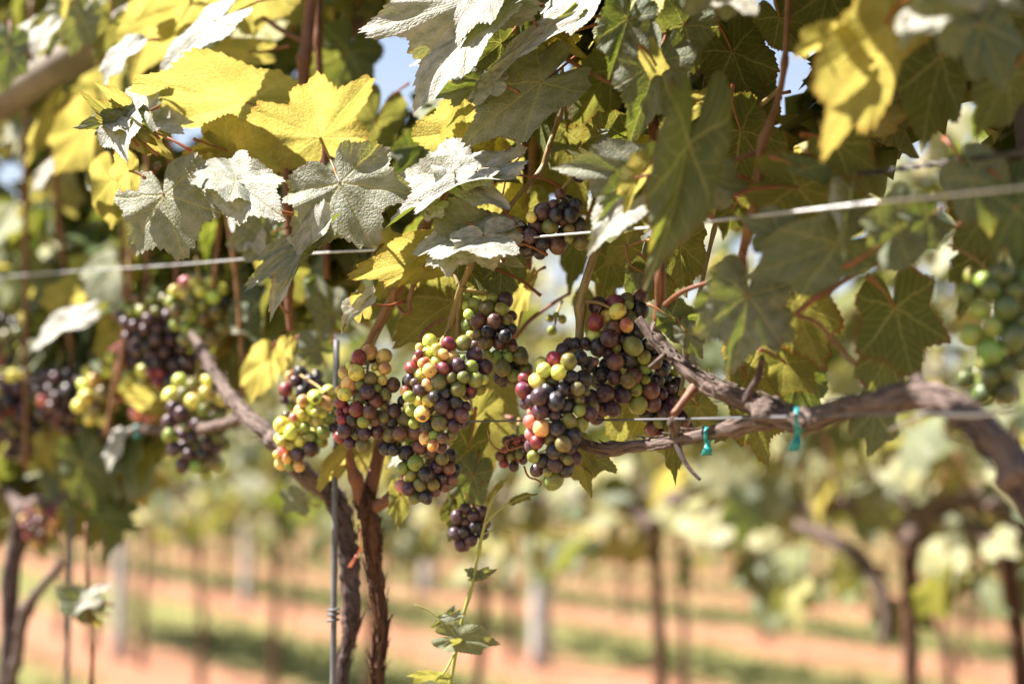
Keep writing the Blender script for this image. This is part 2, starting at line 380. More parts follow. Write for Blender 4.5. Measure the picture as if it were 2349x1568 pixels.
def cam_vec(v): return (RT * v[0] + UP * v[1] - FWD * v[2]).normalized()
MODES = {'w': ((-.45, .55, .72), 1), 'y': ((.38, -.48, .80), -1), 'd': ((.22, .10, .97), 1), 'o': ((.10, -.25, .96), -1), 'g': ((-.12, .28, .95), 1), 'W': ((-.30, .85, .42), 1), 'f': ((.0, .05, 1.0), 1)}
COLS = {'w': (.15, .95, .15), 'W': (.15, 1., .1), 'y': (.85, .1, .5), 'd': (.05, .22, .25), 'o': (.25, .15, .4), 'g': (.1, .35, .3), 'f': (.1, .45, .3)}  # residue high for sunlit modes, low for shaded ones: light put into the colour
def petiole_geo(length, rad, bend, rs):
    return tube_geo([(0, 0, 0, rad), (bend * .2, -length * .35, -length * .12, rad * .9), (bend * .6, -length * .75, -length * .30, rad), (bend, -length, -length * .55, rad * 1.5)], 6, 9)
hero_no = 0
LIT = []   # points that catch direct sun in the photograph; leaves behind keep off their sun paths
def hero(root, bx, by, tx, ty, d, wpx, mode, n=None, col=None, seed=None, pet=None, label=None, **kw):
    """one leaf: petiole joint at pixel (bx,by), tip at (tx,ty), depth d, width in pixels, facing mode"""
    global hero_no; hero_no += 1
    rs = np.random.default_rng(seed if seed is not None else 1000 + hero_no)
    nv, side = MODES[mode]; nv = Vector(n or nv); nv += Vector(rs.normal(0, .06, 3)) if n is None else Vector((0, 0, 0)); nv.normalize()
    ax, ay = tx - bx, -(ty - by); az = -(ax * nv.x + ay * nv.y) / nv.z; lp = math.hypot(ax, ay)
    az = max(-1.5 * lp, min(1.5 * lp, az))
    t = RT * ax + UP * ay - FWD * az; L = t.length * d / FPX; yv = t.normalized()
    nw = cam_vec(nv) * side; nw = (nw - yv * nw.dot(yv)).normalized(); xv = yv.cross(nw)
    f = math.hypot(xv.dot(RT), xv.dot(UP)); wm = wpx * d / FPX / 1.5 / max(.55, f)
    q = dict(fold=.12, cup=.12, wave=.05, droop=.22, lobefold=.22); q.update(kw)
    nr, ns = (15, 200)
    me = leaf_mesh('leaf', leaf_geo(rs, nr, ns, wm, L, **q), M_LEAF)
    M = Matrix(((xv.x, yv.x, nw.x, 0), (xv.y, yv.y, nw.y, 0), (xv.z, yv.z, nw.z, 0), (0, 0, 0, 1))); M.translation = P(bx, by, d)
    if mode in 'wWy' and d < 1.6: LIT.append(M @ Vector((0, L * .4, .005)))
    o = obj('leaf', me, root, M)
    c = col or COLS[mode]; j = rs.uniform(-.12, .12, 3); o.color = (*[min(1, max(0, c[i] + j[i])) for i in range(3)], 1)
    if label: o['label'] = label
    if pet is not False:
        if pet is None: g = petiole_geo(L * .75, .0013, rs.uniform(-.3, .3) * L, rs)
        else:
            e = M.inverted() @ P(*pet); m = e * .5 + Vector((0, 0, -.006)); g = tube_geo([(0, 0, 0, .0012), (*(e * .2), .0012), (*m, .0012), (*e, .002)], 6, 12)
        sub('petiole', tube_mesh('petiole', g, M_PETIOLE), o)
    return o

LEAFS = []      # shared shapes for the leaves behind
for i in range(14):
    rs = np.random.default_rng(50 + i)
    LEAFS.append(leaf_mesh('leaf', leaf_geo(rs, 6, 84, 1, 1, lob=rs.uniform(.6, 1.25), teeth=rs.uniform(.8, 1.3), fold=rs.uniform(-.05, .3), cup=rs.uniform(0, .25), wave=rs.uniform(.03, .09), droop=rs.uniform(0, .5), lobefold=rs.uniform(.1, .4), twist=rs.uniform(-.4, .4)), M_LEAF))
PETS = [tube_mesh('petiole', petiole_geo(rs.uniform(.5, .9), .017, rs.uniform(-.25, .25), rs), M_PETIOLE) for _ in range(5)]
LEAFS_LOW = []  # for the vines of the next row
for i in range(8):
    rs = np.random.default_rng(150 + i)
    LEAFS_LOW.append(leaf_mesh('leaf', leaf_geo(rs, 2, 26, 1, 1, lob=1.0, teeth=.9, fold=rs.uniform(0, .3), cup=rs.uniform(0, .25), wave=.06, droop=rs.uniform(.1, .5), lobefold=.2), M_LEAF_FAR))
def leaf_matrix(p, nrm, tipdir, size, wid=1.0):
    n = nrm.normalized(); y = (tipdir - n * tipdir.dot(n)).normalized(); x = y.cross(n)
    M = Matrix(((x.x, y.x, n.x, 0), (x.y, y.y, n.y, 0), (x.z, y.z, n.z, 0), (0, 0, 0, 1))) @ Matrix.Diagonal((size * wid, size, size, 1)); M.translation = p
    return M
def rand_leaf(root, p, size, low=False, nrm=None, col=None, pet=True, tip=None):
    if nrm is None:
        nrm = Vector((random.gauss(-.45, .5), random.gauss(-.35, .55), random.gauss(.55, .45)))
    if tip is None: tip = Vector((random.gauss(0, .5), random.gauss(-.15, .4), random.gauss(-.8, .35)))
    o = obj('leaf', random.choice(LEAFS_LOW if low else LEAFS), root, leaf_matrix(p, nrm, tip, size, random.uniform(.85, 1.05)))
    y = random.random()
    o.color = (*(col or ((random.uniform(.5, 1.) if y < .26 else random.uniform(0, .3)), random.uniform(.0, .3), random.uniform(.1, .6))), 1)
    if pet and not low: sub('petiole', random.choice(PETS), o)
    return o

# ------------------------------------------------------------------ grapes
GC = {'k': (.012, .009, .017), 'p': (.050, .016, .030), 'r': (.20, .026, .030), 'b': (.115, .052, .034), 'o': (.135, .135, .036), 'g': (.19, .25, .048), 'y': (.54, .56, .13), 'a': (.60, .40, .14), 'n': (.50, .20, .15), 'h': (.07, .11, .02)}
def grape_mesh(seed, ob):
    bm = bmesh.new(); bmesh.ops.create_uvsphere(bm, u_segments=18, v_segments=11, radius=1)
    for v in bm.verts:
        v.co.z *= ob; n = .03 * noise.noise(v.co * 1.2 + Vector((seed * 7, 0, 0))); v.co *= 1 + n
        if v.co.z < -.93 * ob: v.co.z += .05
    me = bpy.data.meshes.new('grape'); bm.to_mesh(me); bm.free(); me.materials.append(M_GRAPE)
    me.polygons.foreach_set('use_smooth', [True] * len(me.polygons)); return me
GRAPES = [grape_mesh(i, z) for i, z in enumerate((1.0, 1.05, .97, 1.1))]
def relax(C, Rd, fixed, it=70, wxy=.12):
    """push overlapping berries apart; the first FIXED ones move mainly in depth"""
    C = C.copy(); n = len(C); w = np.ones((n, 3)); w[:fixed, 0] = wxy; w[:fixed, 2] = wxy
    for _ in range(it):
        D = C[:, None] - C[None]; d = np.linalg.norm(D, axis=2) + np.eye(n) * 9 + 1e-9
        ov = np.maximum(0, (Rd[:, None] + Rd[None]) * .93 - d); C += ((D / d[..., None]) * ov[..., None]).sum(1) * .32 * w
    return C
def bunch(label, pts, k, ox, oy, d, thick=1.0, fill=None, filln=20, stem=None, rs_=1.0, dz=None, group='bunches hanging in the near row', jitter=None):
    """grape bunch with its front berries listed as «x,y,r,colour» in crop units (scale k, offset ox, oy)"""
    global bunch_no; bunch_no = globals().get('bunch_no', 0) + 1
    rs = np.random.default_rng(300 + bunch_no)
    G = []
    if isinstance(pts, str):
        for s in pts.split(';'):
            a = s.split(','); G.append((ox + float(a[0]) * k, oy + float(a[1]) * k, float(a[2]) * k * rs_ * 1.13, a[3]))
    else: G = pts
    xs = np.array([g[0] for g in G]); ys = np.array([g[1] for g in G]); cx, cy = (xs.min() + xs.max()) / 2, (ys.min() + ys.max()) / 2
    hw, hh = (xs.max() - xs.min()) / 2 + 8, (ys.max() - ys.min()) / 2 + 8
    rm = np.mean([g[2] for g in G]) * d / FPX; rz = min(hw, hh) * d / FPX * .75 * thick
    C, Rd, cols = [], [], []
    # local frame: x right, y depth, z up (metres from the bunch centre)
    for x, y, r, c in G:
        e = min(1, .9 * math.hypot((x - cx) / hw, (y - cy) / hh)); 
        C.append(((x - cx) * d / FPX, -rz * math.sqrt(1 - e * e) + rs.normal(0, .001), -(y - cy) * d / FPX)); Rd.append(r * d / FPX); cols.append(c)
    nf = len(C)
    for i in range(filln):   # berries of the far side
        j = rs.integers(nf); q = C[j]
        C.append((q[0] * .8 + rs.normal(0, rm * .6), q[1] + rm * 1.6 + abs(rs.normal(0, rz * .9)), q[2] * .85 + rs.normal(0, rm * .6))); Rd.append(rm * rs.uniform(.8, 1.1)); cols.append(rs.choice(list(fill or 'kpbog')))
    C = relax(np.array(C), np.array(Rd), nf)
    ctr = P(cx, cy, d); top = Vector((ctr.x, ctr.y, ctr.z)) + UP * (hh * d / FPX)
    root = empty('grape_bunch', top, label, 'grape bunch', group)
    loc = [ctr + RT * c[0] + FWD * c[1] + UP * c[2] for c in C]
    # rachis and pedicels as one stem
    zs = np.linspace(C[:, 2].max(), C[:, 2].min() * .6, 5); sp = []
    if stem: sp.append((*(P(*stem) - top), .0016))
    for z in zs:
        w = np.exp(-((C[:, 2] - z) / (rm * 2.5)) ** 2); w /= w.sum(); m = (C * w[:, None]).sum(0); q = ctr + RT * m[0] + FWD * (m[1] + rm * .5) + UP * z - top
        sp.append((*q, .0015 - .0007 * (z < zs[2])))
    gs = [tube_geo(sp, 6, 20)]
    ax = np.array([s[:3] for s in spline(sp, 20)])
    for c in loc:
        q = np.array(c - top); i = np.argmin(((ax - q - np.array((0, 0, .006))) ** 2).sum(1)); gs.append(tube_geo([(*ax[i], .0007), (*(ax[i] * .4 + q * .6 + np.array((0, 0, .002))), .0006), (*q, .0007)], 4, 4, cap=False))
    sub('stem', tube_mesh('stem', join_geo(gs), M_STEM), root)
    for c, r, cc in zip(loc, Rd, cols):
        o = bpy.data.objects.new('grape', GRAPES[rs.integers(4)]); link(o); o.parent = root; o.location = c - top
        o.scale = (r * rs.uniform(.94, 1.04), r * rs.uniform(.94, 1.04), r * rs.uniform(.97, 1.09)); o.rotation_euler = rs.normal(0, .5, 3); b = GC[cc]; v = rs.uniform(.85, 1.2); h = rs.normal(1, .08, 3); o.color = (*[min(1, b[i] * v * h[i]) for i in range(3)], 1)
    return root
def cluster(tx, ty, bx, by, hw, r, pal_top, pal_left, pal, seed, n=40):
    """front berries of a bunch hanging from (tx,ty) to (bx,by) with half width hw"""
    rs = np.random.default_rng(seed); out = []; tries = 0
    while len(out) < n and tries < 4000:
        tries += 1; t = rs.uniform(0, 1); w = hw * np.interp(t, (0, .2, .5, .8, 1), (.6, 1, .95, .65, .3)); s = rs.uniform(-1, 1)
        x, y = tx + (bx - tx) * t + s * w, ty + (by - ty) * t; rr = r * rs.uniform(.8, 1.12)
        if any(math.hypot(x - o[0], y - o[1]) < .78 * (rr + o[2]) for o in out): continue
        p = pal_top if t < .28 else (pal_left if s < -.35 else pal); out.append((x, y, rr, rs.choice(list(p))))  # top and left palettes lean lighter, painting in the sun's side
    return out

# ================================================================== ground, far land
TB = R(31.5); ROWDIR = Vector((-math.sin(TB), math.cos(TB), 0)); ROW0, ROWSTEP = 1.15, 3.8
def row_point(k, px):
    """ground point of row k at a pixel column"""
    u = (px - W_PX / 2) / FPX; D = ROW0 + ROWSTEP * k; y = D * math.sin(TB) / (math.sin(TB) + u * math.cos(TB)); return Vector((u * y, y, 0))
def ground_material():
    t = NT('vineyard_ground'); tc = t.n('ShaderNodeTexCoord').outputs['Object']
    s = t.n('ShaderNodeSeparateXYZ'); t.l(tc, s.inputs[0])
    q = t.math('ADD', t.math('MULTIPLY', s.outputs[0], math.cos(TB)), t.math('MULTIPLY', s.outputs[1], math.sin(TB)))
    per = ROWSTEP * math.sin(TB)
    n1 = t.noise(tc, .9, 4); n2 = t.noise(tc, 7, 5, .7); n3 = t.noise(tc, .25, 3)
    f = t.math('FRACT', t.math('ADD', t.math('DIVIDE', t.math('SUBTRACT', q, ROW0 * math.sin(TB)), per), 20.5))
    dist = t.math('MULTIPLY', t.math('ABSOLUTE', t.math('SUBTRACT', f, .5)), per)      # metres from the row line
    dist = t.math('ADD', dist, t.math('MULTIPLY', t.math('SUBTRACT', n1, .5), .85))
    dist = t.math('ADD', dist, t.math('MULTIPLY', t.math('SUBTRACT', n2, .5), .6))
    grass = t.step(dist, .30, .66)
    soil = t.mix(n2, rgb(.200, .086, .050), rgb(.295, .152, .094)); soil = t.mix(t.step(n3, .45, .7), soil, rgb(.24, .15, .09))
    gr = t.mix(n2, rgb(.16, .17, .052), rgb(.29, .275, .115)); gr = t.mix(t.step(n3, .4, .7), gr, rgb(.27, .245, .10))
    p = t.principled(t.mix(grass, soil, gr), .95, .2, t.bump(n2, .8, .06)); t.l(p.outputs[0], t.out.inputs[0]); return t.m
M_GROUND = ground_material()
bm = bmesh.new()
gx = sorted(set([-700, -300, -120, -60, -30] + [i * 1.0 for i in range(-20, 21)] + [30, 60, 120, 300, 700])); gy = sorted(set([-40, -10] + [i * 1.0 for i in range(0, 41)] + [50, 70, 100, 160, 300, 600, 900]))
grid = [[bm.verts.new((x, y, .03 * noise.noise(Vector((x * .3, y * .3, 0))) if abs(x) < 25 and y < 45 else 0)) for x in gx] for y in gy]
for i in range(len(gy) - 1):
    for j in range(len(gx) - 1): bm.faces.new((grid[i][j], grid[i][j + 1], grid[i + 1][j + 1], grid[i + 1][j]))
me = bpy.data.meshes.new('ground'); bm.to_mesh(me); bm.free(); me.materials.append(M_GROUND)
me.polygons.foreach_set('use_smooth', [True] * len(me.polygons))
tag(obj('ground', me), kind='structure')
# wooded ridge beyond the vineyard
M_HILL = plain('wooded_hill', rgb(.035, .055, .02), rgb(.075, .10, .035), .05, .95, .1, 0, .6, 2.0)
hv, hf = [], []
for i in range(61):
    x = -420 + i * 14
    for j, (dy, hh) in enumerate(((0, 0), (20, .55), (50, 1.0), (120, .8), (260, -.05))): hv.append((x, 380 + dy + 20 * noise.noise(Vector((i * .3, j, 4))), -1 + hh * (20 + 12 * noise.noise(Vector((i * .11, j * .2, 1))) + 4 * noise.noise(Vector((i * .5, j, 2))))))
for i in range(60):
    for j in range(4): a = i * 5 + j; hf.append((a, a + 5, a + 6, a + 1))
tag(obj('hills', mesh_np('hills', hv, hf, M_HILL)), kind='structure')
# grass tufts in the alleys
M_GRASS = plain('alley_grass', rgb(.09, .12, .028), rgb(.22, .21, .075), 2.5, .8, .2, 0, 0)
gv, gf = [], []
per = ROWSTEP * math.sin(TB); n_t = 0
while n_t < 9000:
    y = random.uniform(5.5, 24); x = random.uniform(-.45, .45) * y; q = (x * math.cos(TB) + y * math.sin(TB) - ROW0 * math.sin(TB)) / per; f = abs((q + .5) % 1 - .5) * per
    if f < .45 + random.uniform(-.15, .2): continue
    n_t += 1
    for b in range(5):
        a = random.uniform(0, 6.28); h = random.uniform(.03, .10); w = random.uniform(.004, .009); dx, dy = math.cos(a), math.sin(a); bx, by = x + random.gauss(0, .04), y + random.gauss(0, .04)
        i = len(gv); gv += [(bx - dy * w, by + dx * w, -.03), (bx + dy * w, by - dx * w, -.03), (bx + dx * h * .5, by + dy * h * .5, h)]; gf.append((i, i + 1, i + 2))
tag(obj('grass', mesh_np('grass', gv, gf, M_GRASS, False)), kind='stuff')

# ================================================================== the rows behind
def foliage_mesh(seed, n, L, z0=.98, z1=2.0, thick=.26):
    rs = np.random.default_rng(seed); V, F, T = [], [], []
    base = [(0, 0), (.42, -.18), (.72, .15), (.52, .42), (.66, .74), (.25, .66), (0, 1.0), (-.25, .66), (-.66, .74), (-.52, .42), (-.72, .15), (-.42, -.18)]
    for _ in range(n):
        c = np.array((rs.uniform(-L / 2, L / 2), rs.normal(0, thick * .6), z0 + (z1 - z0) * rs.beta(1.5, 1.3) + rs.normal(0, .05)))
        nn = Vector((rs.normal(0, .5), rs.choice((-1, 1)) * abs(rs.normal(.5, .4)), rs.normal(.6, .4))).normalized(); tp = Vector((rs.normal(0, .5), rs.normal(0, .4), -1))
        y = (tp - nn * tp.dot(nn)).normalized(); x = y.cross(nn); s = rs.uniform(.06, .10); i = len(V)
        for a, b in base: V.append(c + s * (np.array(x) * a + np.array(y) * b + np.array(nn) * (.25 * abs(a) - .2 * b * b)))
        F += [(i, i + 1, i + 2, i + 3, i + 4, i + 5, i + 6), (i, i + 6, i + 7, i + 8, i + 9, i + 10, i + 11)]
        t = (rs.uniform(.5, 1) if rs.random() < .4 else rs.uniform(0, .4), rs.uniform(.05, .6), .2, 1); T += [t] * 12
    me = mesh_np('foliage', V, F, M_FOLIAGE, False); u = me.uv_layers.new(name='leaf')
    idx = np.empty(len(me.loops), int); me.loops.foreach_get('vertex_index', idx); u.data.foreach_set('uv', np.array(V)[idx][:, [0, 2]].ravel() * 9)
    at = me.color_attributes.new('tint', 'FLOAT_COLOR', 'POINT'); at.data.foreach_set('color', np.array(T, np.float32).ravel()); return me
FOL = [foliage_mesh(400 + i, 330, 1.8, .72, 2.0) for i in range(6)]
def trunk_mesh(seed, h=.98, r=.022):
    rs = np.random.default_rng(seed); g = [tube_geo([(0, 0, -.04, r * 1.25), (rs.normal(0, .02), rs.normal(0, .02), h * .3, r), (rs.normal(0, .03), rs.normal(0, .03), h * .65, r * .85), (0, 0, h, r * .95)], 9, 22, .25, .1, None, seed)]
    return tube_mesh('trunk', g[0], M_BARK_BROWN)
def arms_mesh(seed, h=.98):
    rs = np.random.default_rng(seed); gs = []
    for s in (-1, 1):
        gs.append(tube_geo([(0, 0, h - .03, .026), (s * .10, 0, h + .06 + rs.normal(0, .02), .022), (s * .32, rs.normal(0, .01), h + .05, .018), (s * .6, 0, h + .04, .013)], 8, 18, .2, 0, None, seed + s))
    return tube_mesh('cordon', join_geo(gs), M_BARK_GREY)
def canes_mesh(seed, h=1.02):
    rs = np.random.default_rng(seed); gs = []
    for x in np.linspace(-.5, .5, 8): gs.append(tube_geo([(x, 0, h, .005), (x + rs.normal(0, .05), rs.normal(0, .06), h + .4, .004), (x + rs.normal(0, .1), rs.normal(0, .08), h + .95, .003)], 5, 8))
    return tube_mesh('cane', join_geo(gs), M_CANE)
TR = [trunk_mesh(500 + i) for i in range(5)]; AR = [arms_mesh(520 + i) for i in range(5)]; CN = [canes_mesh(540 + i) for i in range(3)]
ROT = math.atan2(ROWDIR.y, ROWDIR.x)
def bg_vine(p, label, group, near=False, i=0, leaves=200):
    root = empty('grape_vine', p, label, 'grapevine', group); root.rotation_euler = (0, 0, ROT)
    for nm, me in (('trunk', TR[i % 5]), ('cordon', AR[(i * 3) % 5])): sub(nm, me, root)
    c = sub('cane', CN[i % 3], root); c['kind'] = 'stuff'
    if near:
        inv = Matrix.Translation(p)
        for _ in range(leaves):
            z = .78 + 1.22 * random.betavariate(1.3, 1.2); s = random.uniform(-.56, .56); w = random.gauss(0, .15)
            q = p + ROWDIR * s + Vector((ROWDIR.y, -ROWDIR.x, 0)) * w + Vector((0, 0, z))
            rand_leaf_bg(root, q)
    else:
        f = sub('foliage', FOL[(i * 5 + 2) % 6], root); f['kind'] = 'stuff'; f.rotation_euler = (0, 0, math.pi * (i % 2))
    return root
def rand_leaf_bg(root, q):
    nrm = Vector((random.gauss(-.45, .5), random.gauss(-.35, .55), random.gauss(.6, .45))); tip = Vector((random.gauss(0, .5), random.gauss(-.15, .4), random.gauss(-.8, .35)))
    M = leaf_matrix(q, nrm, tip, random.uniform(.06, .10), random.uniform(.85, 1.1))
    o = bpy.data.objects.new('leaf', random.choice(LEAFS_LOW)); link(o); o.parent = root
    o.matrix_basis = (Matrix.Translation(root.location) @ Matrix.Rotation(ROT, 4, 'Z')).inverted() @ M
    y = random.random(); o.color = (random.uniform(.5, 1) if y < .38 else random.uniform(0, .4), random.uniform(.0, .4), random.uniform(0, .4), 1)
R1 = ['grapevine of the next row standing furthest along towards the far end', 'grapevine of the next row just left of its grey wooden post', 'grapevine of the next row just right of its grey wooden post', 'grapevine of the next row midway between grey post and steel stake',
      'grapevine of the next row close to the left of the steel stake', 'grapevine of the next row half hidden behind the twin trunks', 'grapevine of the next row behind the thin green shoot', 'grapevine of the next row with its trunk alone in the open gap', 'grapevine of the next row with the thick dark trunk and pale bent arm']
cnt = 0
for k in range(1, 6):
    D = ROW0 + ROWSTEP * k; p0 = row_point(k, 2080) if k == 1 else row_point(k, 2080 + 37 * k)
    sp = 1.0 if k == 1 else 1.7; cand = []
    for j in range(-4, 80):
        p = p0 + ROWDIR * (sp * j + (random.uniform(-.08, .08) if j else 0))
        if p.y < 1: continue
        if -.40 < p.x / p.y < .42: cand.append(p)
    if k == 1: cand = cand[:9]
    for j, p in enumerate(cand):
        ord_ = ['', '', 'second', 'third', 'fourth', 'fifth', 'sixth', 'seventh', 'eighth', 'ninth'][k]
        if k == 1: bg_vine(p, R1[::-1][j], 'vines of the next row', True, cnt)
        else: bg_vine(p, f'blurred grapevine in the {ord_} row back, dark trunk under leafy canopy', f'vines of the {ord_} row back', False, cnt)
        cnt += 1
R1V = [o for o in COL.objects if o.get('label') == R1[-1]][0]
g = tube_geo([(x - R1V.location.x, y - R1V.location.y, z - R1V.location.z, q) for x, y, z, q in px_pts([(1825, 1205, 3.62, 16), (1890, 1228, 3.58, 18), (1960, 1272, 3.52, 19), (2012, 1335, 3.48, 17), (2035, 1420, 3.45, 13), (2020, 1480, 3.45, 9)])], 10, 30, .15, .05, None, 3)
sub('arm', tube_mesh('arm', g, M_BARK_GREY), R1V).matrix_basis = Matrix.Rotation(-ROT, 4, 'Z')
bg_vine(row_point(1, 2290), 'slimmer grapevine of the next row just beyond the thick dark trunk', 'vines of the next row', True, 97, 60)
# the rows further back read as one mass
fv, ff, ft, fm_i = [], [], [], []; rs = np.random.default_rng(77); LB = [(0, 0), (.66, .1), (.62, .7), (0, 1.0), (-.62, .7), (-.66, .1)]
for k in range(6, 22):
    p0 = row_point(k, 1300)
    for j in range(-40, 60):
        p = p0 + ROWDIR * (1.7 * j + rs.normal(0, .1))
        if p.y < 4 or not -.8 < p.x / p.y < .8 or p.y > 170: continue
        nl = int(np.interp(p.y, (15, 60, 170), (110, 45, 14))); sz = np.interp(p.y, (15, 60, 170), (.10, .17, .34))
        for _ in range(nl):
            c = np.array((p.x, p.y, 0)) + np.array(ROWDIR) * rs.uniform(-.9, .9) + np.array((ROWDIR.y, -ROWDIR.x, 0)) * rs.normal(0, .16) + np.array((0, 0, .75 + 1.25 * rs.beta(1.5, 1.3)))
            nn = Vector((rs.normal(0, .5), rs.choice((-1, 1)) * abs(rs.normal(.5, .4)), rs.normal(.6, .4))).normalized(); tp = Vector((rs.normal(0, .5), rs.normal(0, .4), -1)); y = (tp - nn * tp.dot(nn)).normalized(); x = y.cross(nn); s_ = sz * rs.uniform(.75, 1.2); i = len(fv)
            for a, b in LB: fv.append(tuple(c + s_ * (np.array(x) * a + np.array(y) * b + np.array(nn) * (.25 * abs(a)))))
            ff += [(i, i + 1, i + 2, i + 3), (i, i + 3, i + 4, i + 5)]; fm_i += [0, 0]; ft += [(rs.uniform(.5, 1) if rs.random() < .4 else rs.uniform(0, .4), rs.uniform(0, .4), .2, 1)] * 6
        V, F, U = tube_geo([(p.x, p.y, -.05, .03), (p.x + rs.normal(0, .03), p.y, .5, .022), (p.x, p.y, 1.1, .022)], 6, 5, .2, 0, None, j); i = len(fv)
        fv += [tuple(v) for v in V]; ff += [tuple(q + i for q in f) for f in F]; fm_i += [1] * len(F); ft += [(0, 0, 0, 1)] * len(V)
fm = mesh_np('distant_vines', fv, ff, M_FOLIAGE, False); fm.materials.append(M_BARK_BROWN); fm.polygons.foreach_set('material_index', fm_i); fm.uv_layers.new(name='leaf'); fm.uv_layers.new(name='bark')
fm.color_attributes.new('tint', 'FLOAT_COLOR', 'POINT').data.foreach_set('color', np.array(ft, np.float32).ravel())
tag(obj('distant_vines', fm), kind='stuff')

def post(p, h, r, mat, label, group=None, lean=0.0):
    root = empty('trellis_post', p, label, 'post', group)
    sub('pole', tube_mesh('pole', tube_geo([(0, 0, -.05, r), (lean * .5, 0, h * .5, r * .98), (lean, 0, h - .01, r * .95), (lean, 0, h, r * .85)], 12, 20, .05, .02), mat), root)
    for z in (1.05, 1.45): sub('staple', tube_mesh('staple', tube_geo([(-r * 1.02, -.008, z, .0025), (-r * 1.15, 0, z + .012, .0025), (-r * 1.02, .008, z, .0025)], 5, 7), M_WIRE), root)
    return root
PG = 'grey posts of the rows behind'
post(row_point(1, 290), 2.1, .045, M_WOOD_GREY, 'grey wooden post of the next row, behind the hanging leaf spray', PG)
post(row_point(2, 1240), 2.1, .065, M_WOOD_GREY, 'broad pale grey post standing alone in the open gap below the bunches', PG)
post(row_point(2, 575), 2.1, .05, M_WOOD_GREY, 'slim grey post of the second row left of the steel stake', PG)
post(row_point(3, 985), 2.1, .07, M_WOOD_GREY, 'faint grey post of the third row beside the twin trunks', PG)
for k in (1, 2, 3):
    for z in (1.06, 1.45):
        a, b = row_point(k, -350), row_point(k, 2900); g = tube_geo([(*(a + Vector((0, 0, z))), .0016), (*(b + Vector((0, 0, z))), .0016)], 5, 2)
        tag(obj('trellis_wire', tube_mesh('trellis_wire', g, M_WIRE)), f'thin {"lower" if z < 1.2 else "upper"} wire strung along the {("next", "second", "third")[k - 1]} row behind', 'wire', 'wires of the rows behind')
# a bunch of pale grapes in the next row, by the thick trunk

# ================================================================== the near row
def vine(px, d, label): 
    p = P(px, 1000, d); return empty('grape_vine', (p.x, p.y, 0), label, 'grapevine', 'vines of the near row')
V_L = vine(10, 2.35, 'near-row grapevine with the dark trunk at the far end of the row')
V_A = vine(785, 1.64, 'near-row grapevine with the dark purple trunk beside the steel stake')
V_B = vine(862, 1.56, 'near-row grapevine with the scaly brown trunk forking under the sunlit bunches')
V_R = vine(2490, 1.02, 'near-row grapevine whose thick arching cordon carries the teal ties')
def gz(d): return H_PX / 2 + (math.tan(PITCH) + 1.12 / d) * FPX * 1.0   # pixel row of the ground at depth d (roughly)

# trunks and cordons
branch('trunk', V_A, [(770, gz(1.64), 1.64, 21.8), (792, 2200, 1.64, 19.3), (782, 1600, 1.63, 15.1), (798, 1480, 1.63, 14.3), (808, 1400, 1.62, 21.0), (800, 1300, 1.62, 21.0), (795, 1220, 1.62, 20.2), (772, 1150, 1.62, 21.8), (735, 1105, 1.62, 18.5)], M_BARK_DARK, 30, 170, .34, .26, None, 1, peel=70)
branch('cordon', V_A, [(752, 1130, 1.625, 22), (690, 1082, 1.62, 23), (640, 1022, 1.64, 20), (605, 985, 1.66, 19), (560, 948, 1.70, 16), (525, 905, 1.74, 15), (490, 850, 1.78, 13), (462, 800, 1.82, 11), (440, 765, 1.85, 9)], M_BARK_GREY, 18, 90, .22, .12, .12, 2, peel=26)
branch('cordon', V_A, [(565, 955, 1.70, 12), (500, 975, 1.80, 12), (420, 990, 1.9, 12), (330, 985, 2.02, 11), (240, 992, 2.12, 12), (170, 985, 2.2, 11)], M_BARK_GREY, 14, 60, .2, .1, .12, 3)
branch('trunk', V_B, [(880, gz(1.56), 1.56, 24.0), (870, 2200, 1.56, 19.2), (866, 1600, 1.56, 15.2), (866, 1520, 1.56, 16.0), (872, 1430, 1.56, 16.8), (864, 1350, 1.56, 17.6), (856, 1270, 1.56, 19.2), (846, 1190, 1.56, 21.6), (838, 1145, 1.56, 22.4), (828, 1120, 1.56, 17.6)], M_BARK_BROWN, 32, 200, .28, .30, None, 5, peel=120)
branch('arm', V_B, [(832, 1150, 1.56, 20), (818, 1105, 1.555, 14), (803, 1060, 1.55, 12), (797, 1025, 1.545, 12), (800, 985, 1.55, 10)], M_CANE_RED, 14, 40, .12, 0, .1, 6)
branch('arm', V_B, [(842, 1150, 1.565, 20), (856, 1090, 1.57, 16), (872, 1030, 1.58, 15), (880, 970, 1.6, 13), (886, 900, 1.62, 11)], M_CANE_RED, 14, 40, .14, 0, .1, 7)
branch('arm', V_B, [(850, 1165, 1.56, 18), (885, 1148, 1.55, 12), (912, 1120, 1.55, 12), (950, 1095, 1.56, 12), (1000, 1060, 1.58, 11), (1060, 1000, 1.60, 10), (1110, 955, 1.60, 9), (1180, 962, 1.58, 9)], M_CANE_RED, 14, 60, .16, 0, .1, 8)
